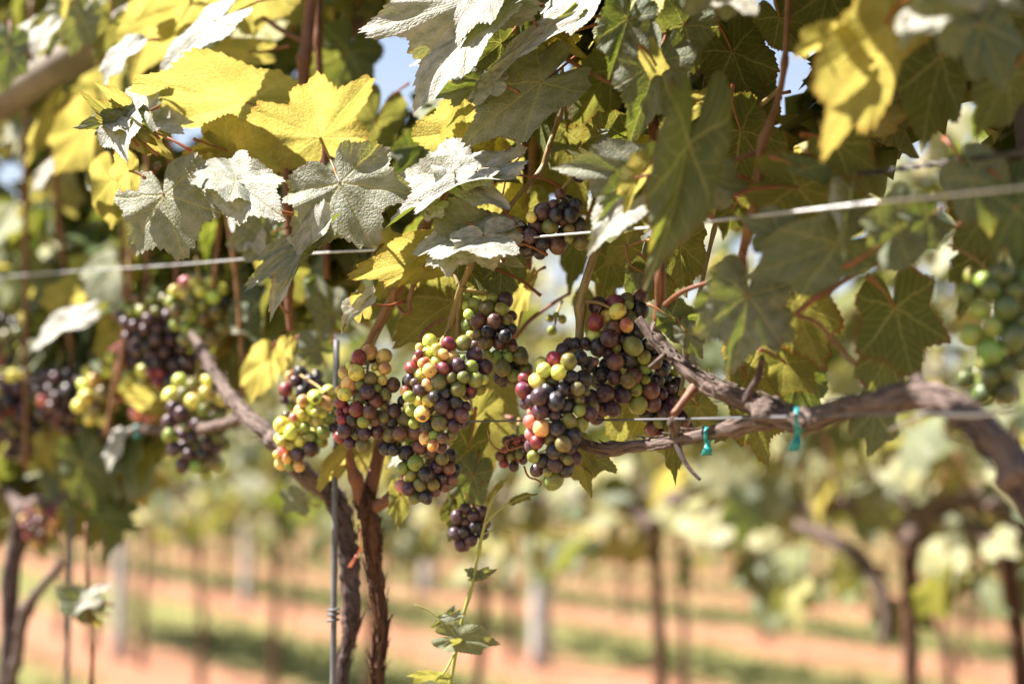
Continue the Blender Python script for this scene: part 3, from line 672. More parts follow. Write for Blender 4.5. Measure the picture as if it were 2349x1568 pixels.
# right-hand vine: trunk out of frame, arching cordon, two arms
branch('trunk', V_R, [(2500, gz(1.02), 1.02, 60), (2500, 2600, 1.02, 52), (2500, 1900, 1.01, 48), (2490, 1520, 1.0, 46), (2450, 1330, 1.0, 47), (2392, 1180, 1.0, 50), (2325, 1075, 1.01, 48)], M_BARK_DARK, 22, 100, .22, .12, None, 11, peel=30)
branch('cordon', V_R, [(2350, 1110, 1.0, 40.5), (2300, 1032, 1.01, 39.6), (2225, 955, 1.03, 37.0), (2150, 915, 1.06, 33.4), (2090, 908, 1.08, 29.9), (2010, 925, 1.11, 24.6), (1930, 938, 1.14, 24.6), (1860, 962, 1.17, 26.4), (1800, 955, 1.20, 27.3), (1740, 930, 1.23, 24.6), (1680, 905, 1.25, 22.0), (1620, 882, 1.27, 19.4), (1575, 848, 1.28, 15.8), (1530, 806, 1.30, 14.1), (1490, 762, 1.31, 12.3), (1464, 732, 1.315, 10.6)], M_BARK_GREY, 28, 260, .24, .24, .14, 12, peel=60)
branch('cordon', V_R, [(1850, 968, 1.18, 22), (1780, 962, 1.22, 22), (1700, 975, 1.25, 20), (1610, 998, 1.28, 15), (1520, 1016, 1.30, 14), (1450, 1024, 1.32, 14), (1390, 1030, 1.33, 14), (1345, 1022, 1.34, 13), (1325, 1008, 1.345, 11)], M_BARK_GREY, 16, 110, .14, .10, .13, 13, peel=16)
branch('spur', V_R, [(2080, 912, 1.085, 30), (2105, 885, 1.08, 27), (2120, 872, 1.08, 25)], M_BARK_GREY, 14, 20, .15, .1, None, 14)
branch('spur', V_R, [(1600, 880, 1.275, 13), (1580, 905, 1.27, 11), (1562, 928, 1.265, 9), (1545, 950, 1.26, 9)], M_CANE_RED, 12, 24, .12, 0, None, 15)
branch('spur', V_R, [(1545, 1005, 1.295, 11), (1548, 985, 1.285, 12), (1545, 968, 1.28, 14), (1540, 955, 1.28, 8)], M_BARK_GREY, 12, 24, .3, .1, None, 16)
branch('spur', V_R, [(1715, 920, 1.235, 13), (1728, 885, 1.22, 8), (1742, 855, 1.21, 7), (1748, 822, 1.20, 6)], M_BARK_DARK, 10, 24, .2, 0, .03, 17)
branch('spur', V_R, [(1552, 1018, 1.29, 7), (1566, 1050, 1.28, 6), (1585, 1078, 1.275, 5), (1606, 1100, 1.27, 4)], M_BARK_DARK, 10, 24, .1, 0, None, 18)
branch('spur', V_R, [(1532, 808, 1.30, 8), (1515, 822, 1.285, 6), (1488, 842, 1.275, 3)], M_BARK_GREY, 8, 16, .1, 0, None, 19)
branch('spur', V_R, [(1500, 766, 1.31, 14), (1512, 742, 1.31, 15), (1518, 722, 1.31, 13)], M_BARK_GREY, 12, 20, .45, .1, None, 20)
# left vine
branch('trunk', V_L, [(0, gz(2.35), 2.35, 24), (5, 2100, 2.35, 22), (18, 1560, 2.35, 21), (22, 1450, 2.35, 18), (24, 1330, 2.35, 20), (42, 1230, 2.35, 22), (52, 1175, 2.34, 21)], M_BARK_DARK, 16, 80, .25, .12, None, 21, peel=30)
branch('cordon', V_L, [(45, 1200, 2.35, 20), (62, 1165, 2.33, 17), (95, 1150, 2.3, 16), (140, 1150, 2.28, 14), (165, 1110, 2.28, 11), (158, 1040, 2.3, 10), (150, 960, 2.32, 9)], M_BARK_GREY, 14, 60, .2, .1, .1, 22)
branch('arm', V_L, [(140, 1290, 2.3, 9), (110, 1330, 2.3, 11), (70, 1380, 2.31, 13), (48, 1440, 2.32, 13), (42, 1500, 2.33, 12), (20, 1570, 2.34, 12)], M_BARK_GREY, 12, 40, .2, .1, .1, 23)
branch('cordon', V_L, [(52, 1178, 2.34, 16), (20, 1130, 2.4, 14), (-40, 1100, 2.5, 13), (-140, 1085, 2.7, 12)], M_BARK_GREY, 12, 30, .2, .1, .1, 24)

# upright canes
NODE = .075
branch('cane', V_B, [(838, 810, 1.50, 12), (862, 760, 1.49, 12), (895, 695, 1.48, 12), (925, 635, 1.47, 12), (948, 585, 1.46, 13), (985, 500, 1.46, 11), (1060, 380, 1.46, 10), (1130, 290, 1.46, 9), (1190, 235, 1.45, 10), (1240, 165, 1.44, 11), (1285, 90, 1.43, 9), (1310, -60, 1.43, 8)], M_CANE, 12, 130, .07, 0, NODE, 31)
branch('cane', V_B, [(1012, 800, 1.44, 7), (1035, 740, 1.42, 7), (1052, 672, 1.40, 7), (1066, 640, 1.395, 7), (1088, 592, 1.39, 6), (1128, 530, 1.385, 6), (1165, 480, 1.38, 6), (1205, 430, 1.38, 6), (1242, 390, 1.39, 6), (1256, 345, 1.39, 6), (1282, 270, 1.40, 6), (1292, 220, 1.40, 5), (1288, 150, 1.40, 5)], M_CANE_OLIVE, 10, 120, .06, 0, .06, 32)
branch('cane', V_B, [(1050, 790, 1.43, 6), (1052, 720, 1.41, 6), (1056, 670, 1.40, 6), (1060, 655, 1.397, 7)], M_CANE_OLIVE, 10, 30, .06, 0, .05, 33)
branch('cane', V_B, [(1052, 655, 1.40, 5), (1040, 620, 1.41, 5), (1025, 585, 1.42, 5), (1005, 540, 1.44, 5)], M_CANE_OLIVE, 8, 24, .05, 0, None, 34)
branch('cane', V_R, [(1328, 815, 1.37, 11), (1330, 750, 1.37, 10), (1333, 688, 1.37, 11), (1345, 640, 1.37, 10), (1360, 595, 1.375, 10), (1375, 550, 1.38, 10), (1400, 470, 1.39, 9), (1440, 330, 1.40, 8), (1480, 200, 1.42, 8), (1525, 60, 1.43, 10), (1530, -60, 1.44, 9)], M_CANE_OLIVE, 12, 120, .05, 0, .08, 35)
branch('cane', V_R, [(1333, 690, 1.37, 6), (1372, 694, 1.365, 4), (1400, 706, 1.36, 4), (1420, 715, 1.36, 3)], M_CANE_OLIVE, 8, 20, .05, 0, None, 36)
branch('cane', V_B, [(1165, 800, 1.58, 8), (1190, 720, 1.57, 9), (1205, 650, 1.56, 10), (1212, 590, 1.55, 10), (1215, 480, 1.55, 9), (1225, 300, 1.55, 8)], M_CANE, 10, 50, .07, 0, .08, 37)
branch('cane', V_B, [(1170, 790, 1.6, 5), (1215, 735, 1.58, 5), (1270, 695, 1.57, 4), (1310, 670, 1.56, 3)], M_CANE_RED, 8, 24, .06, 0, None, 38)
branch('cane', V_R, [(1516, 740, 1.31, 14), (1515, 690, 1.30, 13), (1514, 630, 1.29, 13), (1512, 560, 1.30, 12), (1505, 450, 1.32, 11), (1500, 300, 1.36, 10), (1490, 120, 1.4, 9), (1470, -80, 1.4, 9)], M_CANE_RED, 12, 80, .06, 0, .1, 39)
branch('cane', V_R, [(1692, 650, 1.22, 9), (1700, 600, 1.21, 10), (1712, 545, 1.205, 11), (1725, 490, 1.20, 10), (1738, 420, 1.20, 9), (1744, 350, 1.20, 10), (1762, 290, 1.20, 8), (1782, 240, 1.21, 8), (1798, 160, 1.22, 7), (1806, 60, 1.23, 7), (1810, -60, 1.24, 7)], M_CANE, 12, 100, .06, 0, .075, 40)
branch('cane', V_R, [(1744, 345, 1.20, 7), (1700, 362, 1.205, 5), (1650, 385, 1.21, 5), (1600, 410, 1.22, 5), (1568, 428, 1.23, 4)], M_CANE_RED, 8, 30, .05, 0, None, 41)
branch('cane', V_R, [(1525, 700, 1.29, 7), (1560, 672, 1.27, 6), (1610, 652, 1.25, 5), (1680, 634, 1.225, 5)], M_CANE_RED, 8, 30, .05, 0, None, 42)
branch('cane', V_R, [(1824, 722, 1.16, 7), (1862, 690, 1.155, 7), (1910, 660, 1.15, 6), (1960, 632, 1.145, 6), (2010, 605, 1.14, 6), (2060, 575, 1.135, 6), (2112, 555, 1.13, 6), (2160, 535, 1.13, 5), (2200, 515, 1.13, 5), (2230, 495, 1.13, 4)], M_CANE_RED, 9, 80, .1, 0, .05, 43)
branch('cane', V_R, [(1828, 722, 1.16, 5), (1870, 738, 1.155, 5), (1905, 772, 1.15, 5), (1938, 812, 1.15, 5), (1966, 838, 1.15, 4)], M_CANE_RED, 8, 30, .08, 0, None, 44)
branch('cane', V_R, [(2175, 558, 1.13, 4), (2210, 578, 1.13, 4), (2250, 605, 1.13, 3), (2275, 640, 1.13, 3)], M_CANE_OLIVE, 8, 24, .05, 0, None, 45)
branch('cane', V_R, [(1560, 905, 1.32, 5), (1600, 700, 1.36, 5), (1640, 520, 1.38, 5), (1700, 300, 1.36, 5), (1790, 200, 1.3, 5)], M_CANE_OLIVE, 8, 40, .05, 0, .07, 46)
branch('cane', V_R, [(1290, 130, 1.40, 5), (1350, 165, 1.39, 5), (1400, 190, 1.385, 5), (1440, 205, 1.38, 4)], M_CANE, 8, 24, .05, 0, None, 47)
branch('cane', V_R, [(1240, 5, 1.40, 6), (1180, -2, 1.40, 6), (1120, 14, 1.39, 6), (1250, 45, 1.40, 6)][:3], M_CANE_RED, 8, 24, .05, 0, None, 48)
# canes on the left
branch('cane', V_A, [(668, 760, 1.66, 9), (662, 680, 1.66, 10), (664, 560, 1.67, 10), (660, 450, 1.67, 10), (655, 360, 1.67, 11), (672, 320, 1.67, 10), (690, 240, 1.68, 13), (698, 140, 1.68, 14), (708, 60, 1.69, 14), (718, -60, 1.7, 14)], M_CANE_RED, 12, 100, .06, 0, .09, 51)
branch('cane', V_A, [(705, 100, 1.69, 7), (640, 66, 1.7, 6), (580, 20, 1.7, 5), (540, -10, 1.7, 5)], M_CANE_RED, 8, 24, .05, 0, None, 52)
branch('cane', V_A, [(735, -60, 1.72, 9), (730, 100, 1.72, 9), (742, 300, 1.72, 8), (750, 640, 1.7, 8)], M_CANE_RED, 9, 40, .05, 0, .09, 53)
branch('cane', V_A, [(470, 480, 1.42, 4), (505, 488, 1.42, 4), (535, 492, 1.42, 5), (580, 488, 1.42, 4), (630, 484, 1.43, 4), (700, 500, 1.44, 4), (745, 530, 1.45, 4)], M_PETIOLE, 8, 40, .06, 0, None, 54)
for i, (x0, y0, x1, y1) in enumerate([(270, 880, 300, 560), (335, 700, 338, 540), (405, 660, 408, 540), (245, 1000, 285, 700), (180, 980, 120, 300), (60, 1080, 60, 300), (560, 900, 520, 420), (480, 780, 520, 200)]):
    d = rowd((x0 + x1) / 2, random.uniform(-.05, .1)); branch('cane', V_A if x0 > 240 else V_L, [(x0, y0, d, 6), ((x0 + x1) / 2 + random.uniform(-8, 8), (y0 + y1) / 2, d, 6), (x1, y1, d, 6), (x1 + random.uniform(-30, 30), y1 - 300, d, 5)], M_CANE, 8, 40, .06, 0, .08, 60 + i)
# tendrils
def tendril(root, pts, r=2.4): return branch('tendril', root, [(a, b, d, r * (1 - .4 * i / len(pts))) for i, (a, b, d) in enumerate(pts)], M_TENDRIL, 6, 14 * len(pts), .05)
tendril(V_B, [(1205, 1020, 1.42), (1172, 1030, 1.42), (1150, 1034, 1.42), (1128, 1018, 1.41), (1118, 985, 1.41)], 3)
tendril(V_B, [(1165, 1030, 1.42), (1160, 1012, 1.41), (1180, 1004, 1.41), (1200, 998, 1.42)], 2.6)
tendril(V_B, [(1202, 1068, 1.42), (1212, 1092, 1.42), (1232, 1100, 1.42), (1241, 1108, 1.42), (1236, 1116, 1.42)], 2.6)
tendril(V_B, [(1200, 255, 1.41), (1198, 320, 1.40), (1190, 362, 1.39), (1170, 375, 1.39), (1158, 355, 1.385), (1170, 335, 1.38), (1168, 372, 1.385), (1158, 420, 1.39), (1150, 470, 1.39)], 3)
tendril(V_B, [(1165, 475, 1.38), (1150, 450, 1.375), (1120, 425, 1.38), (1095, 408, 1.385)], 4)
tendril(V_B, [(945, 470, 1.42), (955, 490, 1.42), (962, 478, 1.42)], 2.4)
tendril(V_B, [(975, 600, 1.44), (950, 650, 1.43), (938, 690, 1.43), (940, 712, 1.43), (925, 718, 1.43), (912, 700, 1.44), (905, 690, 1.46)], 6)
tendril(V_B, [(960, 840, 1.46), (975, 800, 1.46), (965, 770, 1.46), (990, 745, 1.46), (1020, 730, 1.46)], 5)
tendril(V_A, [(645, 660, 1.5), (640, 690, 1.5), (655, 715, 1.52), (668, 722, 1.53)], 4)
tendril(V_R, [(1435, 560, 1.33), (1440, 590, 1.33), (1450, 610, 1.33), (1475, 625, 1.33)], 3)

# green shoot hanging below the bunches
sh = empty('vine_shoot', P(1028, 1700, 1.47), 'thin green young shoot rising in front of the blurred ground beside the brown trunk', 'vine shoot')
branch('stem', sh, [(1015, 1640, 1.47, 5), (1034, 1560, 1.47, 4.5), (1046, 1490, 1.47, 5), (1060, 1420, 1.47, 4), (1082, 1345, 1.47, 4), (1096, 1275, 1.47, 3.6), (1110, 1210, 1.47, 3.4), (1128, 1145, 1.47, 3), (1150, 1100, 1.47, 2.4)], M_GREEN, 8, 80, .06, 0, .05, 81)
for pts in ([(1052, 1455, 1.47, 2), (1020, 1430, 1.46, 2), (985, 1400, 1.46, 1.6), (950, 1385, 1.46, 1)], [(1046, 1490, 1.47, 2.4), (1020, 1540, 1.46, 2.4), (1000, 1560, 1.46, 2)], [(1050, 1480, 1.47, 2), (1065, 1455, 1.47, 2), (1075, 1430, 1.47, 1.4)], [(1110, 1205, 1.47, 2.2), (1150, 1165, 1.46, 2), (1200, 1140, 1.46, 1.6), (1235, 1130, 1.46, 1)], [(1105, 1225, 1.47, 1.8), (1140, 1215, 1.47, 1.5), (1175, 1222, 1.47, 1)]):
    branch('twig', sh, pts, M_GREEN, 6, 16, .05)
LG = (.25, .15, .15)
hero(sh, 1048, 1462, 1152, 1474, 1.46, 66, 'g', n=(.05, .35, .93), col=LG, pet=False, fold=.15, lob=.7)
hero(sh, 1096, 1318, 1142, 1308, 1.47, 26, 'd', col=LG, pet=False); hero(sh, 1094, 1318, 1062, 1306, 1.47, 22, 'g', col=LG, pet=False)
hero(sh, 1042, 1412, 1000, 1420, 1.46, 18, 'g', col=(.1, .5, .1), pet=False); hero(sh, 1030, 1410, 990, 1438, 1.47, 26, 'd', col=LG, pet=False)
hero(sh, 998, 1552, 930, 1528, 1.46, 34, 'y', col=(.5, .2, .2), pet=False); hero(sh, 1190, 1145, 1232, 1128, 1.46, 20, 'y', col=LG, pet=False)
hero(sh, 1060, 1480, 1030, 1455, 1.46, 26, 'y', col=(.6, .2, .1), pet=False); hero(sh, 1130, 1135, 1160, 1092, 1.47, 16, 'y', col=(.7, .2, .1), pet=False)

# ------------------------------------------------------------------ wires, stake, ties, posts
def wire(label, pts, r, mat, n=60):
    W = [(*P(a, b, d), r) for a, b, d in pts]; o = obj('trellis_wire', tube_mesh('trellis_wire', tube_geo(W, 8, n), mat)); return tag(o, label, 'wire', 'wires of the near row')
wire('taut upper galvanised wire crossing in front of the small dark upper bunch', [(-160, 648, 2.5), (130, 625, 2.05), (420, 606, 1.80), (700, 582, 1.60), (940, 569, 1.47), (1260, 541, 1.33), (1500, 521, 1.22), (1720, 497, 1.13), (2010, 464, 1.03), (2200, 445, .98), (2500, 414, .91)], .0011, M_WIRE)
wire('lower galvanised wire the grey cordon lies along, behind the big dark bunches', [(-160, 1004, 2.75), (200, 994, 2.25), (640, 978, 1.80), (980, 968, 1.49), (1180, 965, 1.41), (1380, 963, 1.34), (1600, 960, 1.255), (1790, 956, 1.165), (1900, 953, 1.12), (2130, 946, 1.03), (2500, 935, .9)],   .0010, M_STEEL)
g1 = [(1560, 478, 1.36), (1760, 442, 1.27), (1920, 408, 1.2), (2060, 388, 1.14), (2180, 371, 1.10), (2330, 352, 1.05), (2520, 325, 1.0)]
tw = []
for ph in (0, math.pi):
    S = spline([(*P(a, b, d), .0013) for a, b, d in g1], 240); L = np.cumsum(np.r_[0, np.linalg.norm(np.diff(S[:, :3], axis=0), axis=1)])
    S[:, 1] += .0013 * np.cos(L / .004 + ph); S[:, 2] += .0013 * np.sin(L / .004 + ph); tw.append(tube_geo([tuple(s) for s in S], 6, 480))
tag(obj('trellis_wire', tube_mesh('trellis_wire', join_geo(tw), M_WIRE_DARK)), 'dark twisted wire running past the serrated olive leaves towards the dark post', 'wire', 'wires of the near row')
wire('short slack wire end coiled along the thick arching cordon', [(2040, 985, 1.06), (2090, 965, 1.04), (2140, 950, 1.02), (2230, 952, .99), (2330, 940, .96)], .0012, M_WIRE)
# steel stake
sp_ = P(772, 780, 1.575); stk = empty('steel_stake', (sp_.x, sp_.y, 0), 'slim grey steel stake standing against the dark trunk', 'stake')
sub('rod', tube_mesh('rod', tube_geo([(0, 0, -.1, .0034), (.001, 0, .6, .0034), (0, 0, sp_.z, .0034)], 10, 30), M_STEEL), stk)
sub('clip', tube_mesh('clip', join_geo([tube_geo([(-.006, -.003, z, .0016), (0, -.007, z + .001, .0016), (.007, -.004, z + .002, .0016)], 6, 10) for z in (sp_.z - .295, sp_.z - .30, sp_.z - .306)]), M_STEEL), stk)
# ties
def tie(name, px, py, d, w, h, mat, label, cat, tail, group=None):
    root = empty(name, P(px, py, d), label, cat, group); k = d / FPX; ring = []
    n = 40; V, F, U = [], [], []
    for i in range(n):
        a = 2 * math.pi * i / n
        for s in (-1, 1):
            for rr in (0, 1):
                q = RT * ((w + rr * 1.2) * .45 * math.cos(a) * k * .5 + s * w * .16 * k) + UP * ((h + rr * 2) * .5 * math.sin(a) * k) + FWD * ((h + rr * 2) * .5 * math.cos(a) * k); V.append(tuple(q)); U.append((0, 0))
    for i in range(n):
        a, b = i * 4, ((i + 1) % n) * 4
        F += [(a, b, b + 2, a + 2), (a + 1, a + 3, b + 3, b + 1), (a, a + 1, b + 1, b), (a + 2, b + 2, b + 3, a + 3)]
    sub('loop', tube_mesh('loop', (V, F, U), mat), root)
    V, F, U = [], [], []; m = 10; front = -FWD * (h * .52 * k)
    for i in range(m):
        f = i / (m - 1); wd = w * .30 * (1 - .45 * math.sin(math.pi * min(1, f * 1.6)) + .5 * f) * k
        c = RT * (tail[0] * f * k) - UP * (tail[1] * f * k) - UP * (h * .25 * k) + front + FWD * (4 * math.sin(f * 7) * k)
        for s in (-1, 1):
            for dd in (0, .0006): V.append(tuple(c + RT * (s * wd) + FWD * (dd + s * 2 * k * math.sin(f * 5)))); U.append((0, 0))
    for i in range(m - 1):
        a, b = i * 4, i * 4 + 4; F += [(a, a + 2, b + 2, b), (a + 1, b + 1, b + 3, a + 3), (a, b, b + 1, a + 1), (a + 2, a + 3, b + 3, b + 2)]
    F.append((b, b + 1, b + 3, b + 2)); F.append((0, 2, 3, 1))
    sub('tail', tube_mesh('tail', (V, F, U), mat), root)
tie('vine_tie', 1622, 998, 1.275, 26, 38, M_TEAL, 'teal plastic tie with a flared end on the slender cane of the lower cordon', 'vine tie', (-4, 34))
tie('vine_tie', 1828, 965, 1.165, 31, 62, M_TEAL, 'larger teal plastic tie looped round the joint of the arching cordon', 'vine tie', (-14, 50))
tie('ribbon', 832, 1235, 1.56, 12, 60, M_RIBBON, 'short orange ribbon knotted between the dark trunk and the brown trunk', 'ribbon', (-28, 46))
tie('vine_tie', 318, 985, 2.02, 14, 30, M_TEAL, 'small blurred teal tie on the thin cordon among the pale yellow bunches', 'vine tie', (-6, 12))
# right post, wooden brace arm at the other end
r0, r1 = P(2490, 2000, 1.2), P(2338, -100, 1.2); rdir = (r1 - r0) / (r1.z - r0.z); rp = r0 - rdir * r0.z
pr = empty('trellis_post', rp, 'dark weathered leaning post behind the large green grapes', 'post')
sub('pole', tube_mesh('pole', tube_geo([(*(rdir * -.05), .014), (*(rdir * 1.0), .014), (*(rdir * 1.95), .013)], 12, 40, .06, .03), M_WOOD_DARK), pr)
bp, bq = P(-420, 480, 2.25), P(330, 40, 1.92)
br = empty('brace_pole', bp, 'round tan wooden brace pole slanting up behind the white-lit leaves', 'brace pole')
sub('pole', tube_mesh('pole', tube_geo([(0, 0, 0, .026), (*((bq - bp) * .5), .0255), (*((bq - bp)), .025), (*((bq - bp) * 1.001), .02)], 16, 50, .04, .02), M_WOOD), br)
ep = empty('trellis_post', (bp.x, bp.y, 0), 'round wooden end post holding up the slanting brace pole', 'post')
sub('pole', tube_mesh('pole', tube_geo([(0, 0, -.05, .05), (0, 0, 1.2, .048), (0, 0, 2.3, .046)], 14, 30, .04, .02), M_WOOD), ep)
b1, b2 = P(780, 70, 2.3), P(1010, -60, 2.2); bb = empty('brace_pole', b1, 'short tan wooden pole glimpsed through the leaves near the top edge', 'brace pole')
sub('pole', tube_mesh('pole', tube_geo([(0, 0, 0, .026), (*(b2 - b1), .026)], 14, 12, .04, .02), M_WOOD), bb)

# ------------------------------------------------------------------ grape bunches
K3, X3, Y3 = .3116, 1174.5, 638.9; K2, X2, Y2 = .2397, 892.6, 610.7; K1, X1, Y1 = .2996, 563.8, 751.7; K7, X7, Y7 = .3356, 1127.5, 469.8
bunch('large front bunch of dusty black grapes, yellow and red at its upper left', '310,600,55,r;400,607,57,g;235,672,50,y;333,693,52,y;225,625,45,y;100,737,48,r;190,753,58,y;85,812,50,r;262,815,55,k;368,810,50,k;510,740,60,k;468,805,50,o;203,857,55,p;292,760,45,o;320,893,60,k;485,880,35,o;540,830,25,o;205,965,58,p;140,905,48,p;105,915,40,p;400,945,55,k;485,958,43,g;305,990,47,p;405,1030,50,o;500,1062,50,g;145,1045,45,n;213,1087,57,a;320,1083,53,k;140,1140,42,n;182,1183,47,r;440,1135,60,k;268,1165,50,o;372,1193,53,o;150,1215,50,p;410,1250,45,p;303,1260,53,k;163,1295,43,g;217,1330,52,k;310,1335,50,p;405,1310,35,o;450,1310,45,p;185,1397,47,p;383,1380,55,k;262,1410,32,g;300,1468,65,g;555,990,48,p;150,970,35,n;590,945,40,o;425,730,50,k;610,610,30,b;500,580,50,k', K3, X3, Y3, 1.33, 1.0, 'kkpbo', 26, (1330, 800, 1.37))
bunch('broad dark bunch behind the grey broken cordon, two yellow grapes on top', '640,220,68,p;755,190,55,r;753,247,55,y;688,292,50,y;610,327,55,r;595,420,47,y;833,160,48,o;842,202,35,g;938,138,52,b;925,240,60,k;845,290,55,o;815,345,45,a;905,398,55,k;735,360,55,b;685,450,62,p;795,440,55,k;860,500,62,o;750,507,30,o;635,490,50,k;700,550,45,p;955,570,47,g;845,600,63,k;745,605,57,b;1040,620,45,b;560,635,57,k;645,700,57,k;740,715,50,p;960,657,43,g;880,710,53,b;825,735,50,o;963,738,32,g;895,797,48,g;1000,818,60,b;675,835,62,p;805,845,58,p;1095,850,42,p;1030,910,55,b;920,915,68,g;570,890,65,p;1080,660,50,k;1040,540,50,k;1110,640,45,k;1065,740,45,k;720,950,50,p;665,955,50,b;620,1010,55,p;375,525,50,p;460,480,40,k;530,470,35,k;980,500,45,k', K3, X3, Y3, 1.39, .8, 'kkkpb', 34, (1385, 690, 1.375))
bunch('dark bunch tucked under the grey cordon beside the reddish spur', '1000,990,60,k;1070,950,35,g;1110,970,55,p;1085,1050,45,o;1050,1100,50,b;1160,1000,60,p;1150,1090,50,b;1240,1030,50,p;1300,1000,50,p;1290,1090,60,p;1220,1120,50,b;1140,735,50,k;1180,690,35,g;1165,815,45,p;1235,845,40,g;1160,890,45,p;1240,930,45,p;1200,770,40,k;1110,1150,45,b;1090,870,45,k', K3, X3, Y3, 1.41, .8, 'kpb', 14, (1560, 850, 1.40))
bunch('slim bunch of olive, brown and black grapes below the dark green leaf', '755,262,52,g;735,375,48,y;830,380,65,g;938,420,70,o;1085,330,68,p;1085,425,60,g;1010,320,50,g;780,460,50,y;760,560,58,g;865,525,72,b;1000,535,68,b;1090,580,60,k;1170,480,45,b;1125,500,50,o;950,620,55,k;850,640,45,o;930,735,65,o;1055,740,62,b;1105,670,62,k;1165,600,45,k;790,665,50,y;1035,865,55,g;1110,800,40,g;1185,770,45,b;1255,865,70,o;1135,870,45,g;1090,975,68,o;1070,1040,60,p;1185,1040,58,g;1305,990,65,g;1180,1100,60,o;935,840,50,g;845,740,45,b;1300,910,30,o', K2, X2, Y2, 1.41, .8, 'kbog', 18, (1062, 665, 1.40))
bunch('glowing yellow and orange topped bunch with black grapes lower down', '395,735,68,y;300,780,38,y;380,825,55,y;455,810,52,y;590,765,65,r;710,740,70,o;540,845,45,a;605,870,65,a;345,920,58,a;470,905,55,y;410,985,65,a;530,970,58,r;657,950,72,p;708,875,28,g;815,845,75,p;795,960,62,g;920,960,72,p;225,970,55,r;280,880,40,n;315,850,40,r;320,1025,60,y;495,1090,68,o;605,1050,50,o;380,1125,58,a;305,1160,50,p;710,1050,55,o;825,1085,68,g;905,1080,45,y;665,1160,68,o;210,1095,55,k;265,1110,40,b;560,1210,65,k;445,1245,50,k;375,1285,60,y;295,1280,48,y;340,1390,70,a;525,1320,65,p;650,1290,60,k;590,1395,55,b;710,1400,60,b;380,1510,58,k;495,1490,70,o;630,1505,60,p;710,1490,50,p;735,1340,45,p;790,1160,35,r;175,1180,45,a;600,1600,50,o;520,1620,50,b;440,1600,50,g;370,1640,60,a;500,1720,55,b;430,1690,50,a;215,1240,50,g;230,1370,55,g;250,1490,50,g', K2, X2, Y2, 1.36, .9, 'kpog', 28, (1030, 760, 1.43))
bunch('bunch with orange and yellow grapes above red and purple ones, over the fork', '950,195,55,a;890,232,55,r;1057,218,55,a;1073,310,47,a;765,343,45,a;868,330,58,y;808,290,32,y;800,430,52,a;970,385,48,o;1053,393,38,y;730,470,32,a;775,495,47,y;943,480,52,p;885,530,48,o;1020,455,32,g;1135,435,50,b;1080,505,43,o;740,565,45,r;870,618,52,r;788,620,28,r;1010,565,45,b;965,630,47,b;730,645,32,r;755,695,35,r;828,693,42,k;925,710,45,g;1070,590,35,o;770,778,55,p;720,835,45,r;805,875,45,p;920,800,47,p;1010,785,50,p;905,890,55,o;1060,680,40,o;1000,700,40,b;860,820,30,o;890,430,40,o;1000,300,25,y', K1, X1, Y1, 1.45, .9, 'rpbo', 22, (870, 760, 1.48))
bunch('sunny bunch of small yellow-green grapes resting by the pale cordon', '635,497,47,y;545,530,52,y;670,535,38,y;465,565,42,a;620,590,52,a;515,615,40,y;430,625,42,a;570,520,30,y;555,640,30,y;605,655,32,y;445,655,30,y;390,680,30,n;490,693,32,y;560,715,48,y;420,710,32,y;478,755,38,g;300,750,58,y;360,800,50,y;435,790,32,y;515,820,40,g;605,795,47,g;422,850,38,y;275,840,42,y;365,890,40,y;310,850,40,y;420,950,48,p;518,910,52,p;305,940,48,n;270,1030,48,a;345,1045,40,g;410,1050,40,a;680,760,35,p;250,970,30,a;570,860,45,g;640,690,40,g;690,630,35,g;330,985,35,a', K1, X1, Y1, 1.55, .7, 'ygyo', 16, (690, 860, 1.6))
bunch('loose dark red bunch just above the small yellow-green one', '355,365,35,a;420,345,45,k;400,405,42,p;320,470,48,r;310,555,30,p;350,595,38,g;465,470,50,k;540,385,35,k;500,430,50,k;570,450,40,k;390,510,30,y;440,540,30,r', K1, X1, Y1, 1.68, .8, 'kp', 10, (700, 830, 1.68))
bunch('long bunch of green and black grapes hanging beneath the glowing one', '1315,1022,55,g;1280,1117,45,g;1390,1100,52,k;1345,1185,48,o;1440,1180,45,o;1460,1060,50,p;1255,1215,45,p;1205,1205,45,n;1300,1290,45,o;1380,1270,50,k;1450,1240,40,b;1390,1310,35,k;1500,1130,40,k;1530,1200,40,b;1505,980,45,o;1215,1060,40,g;1560,1060,45,b;1080,910,50,k;1265,415,47,k;1315,400,35,b;1265,505,38,g;1270,610,55,g;1215,560,40,k;1235,680,60,o;1130,700,50,k;1155,640,45,p;1205,795,55,b;1110,820,50,o;1300,800,55,b;1340,900,55,b;1230,945,55,k;1160,930,40,k;1435,945,45,b;1570,980,45,k;1600,1090,45,k;1330,690,50,g;1580,1150,40,b', K1, X1, Y1, 1.45, .8, 'kbog', 26, (960, 800, 1.47))
bunch('small black bunch high up, crossed by the upper wire', '355,57,55,p;275,105,33,y;298,140,50,p;400,152,52,o;487,110,40,b;195,182,55,k;272,225,50,p;245,300,57,k;340,270,45,k;440,285,55,b;330,330,40,k;415,15,30,p;485,40,40,k;440,95,45,k;520,85,50,k;525,240,30,g;610,260,50,o;525,170,35,o;650,250,35,o;215,245,30,p;465,-60,35,b;560,20,45,k;590,150,45,k;600,-205,45,k', K7, X7, Y7, 1.37, .8, 'kkpb', 12, (1290, 400, 1.39))
bunch('small dark bunch dangling lowest, in front of the blurred ground', cluster(1078, 1165, 1075, 1255, 40, 15, 'kp', 'kp', 'kpb', 21, 26), 1, 0, 0, 1.52, .8, 'kp', 8, (1068, 1130, 1.5))
bunch('few reddish grapes behind the curled tendrils', cluster(1185, 1005, 1172, 1072, 36, 12, 'pr', 'rb', 'rbpo', 22, 16), 1, 0, 0, 1.5, .8, 'rp', 6, (1190, 960, 1.55))
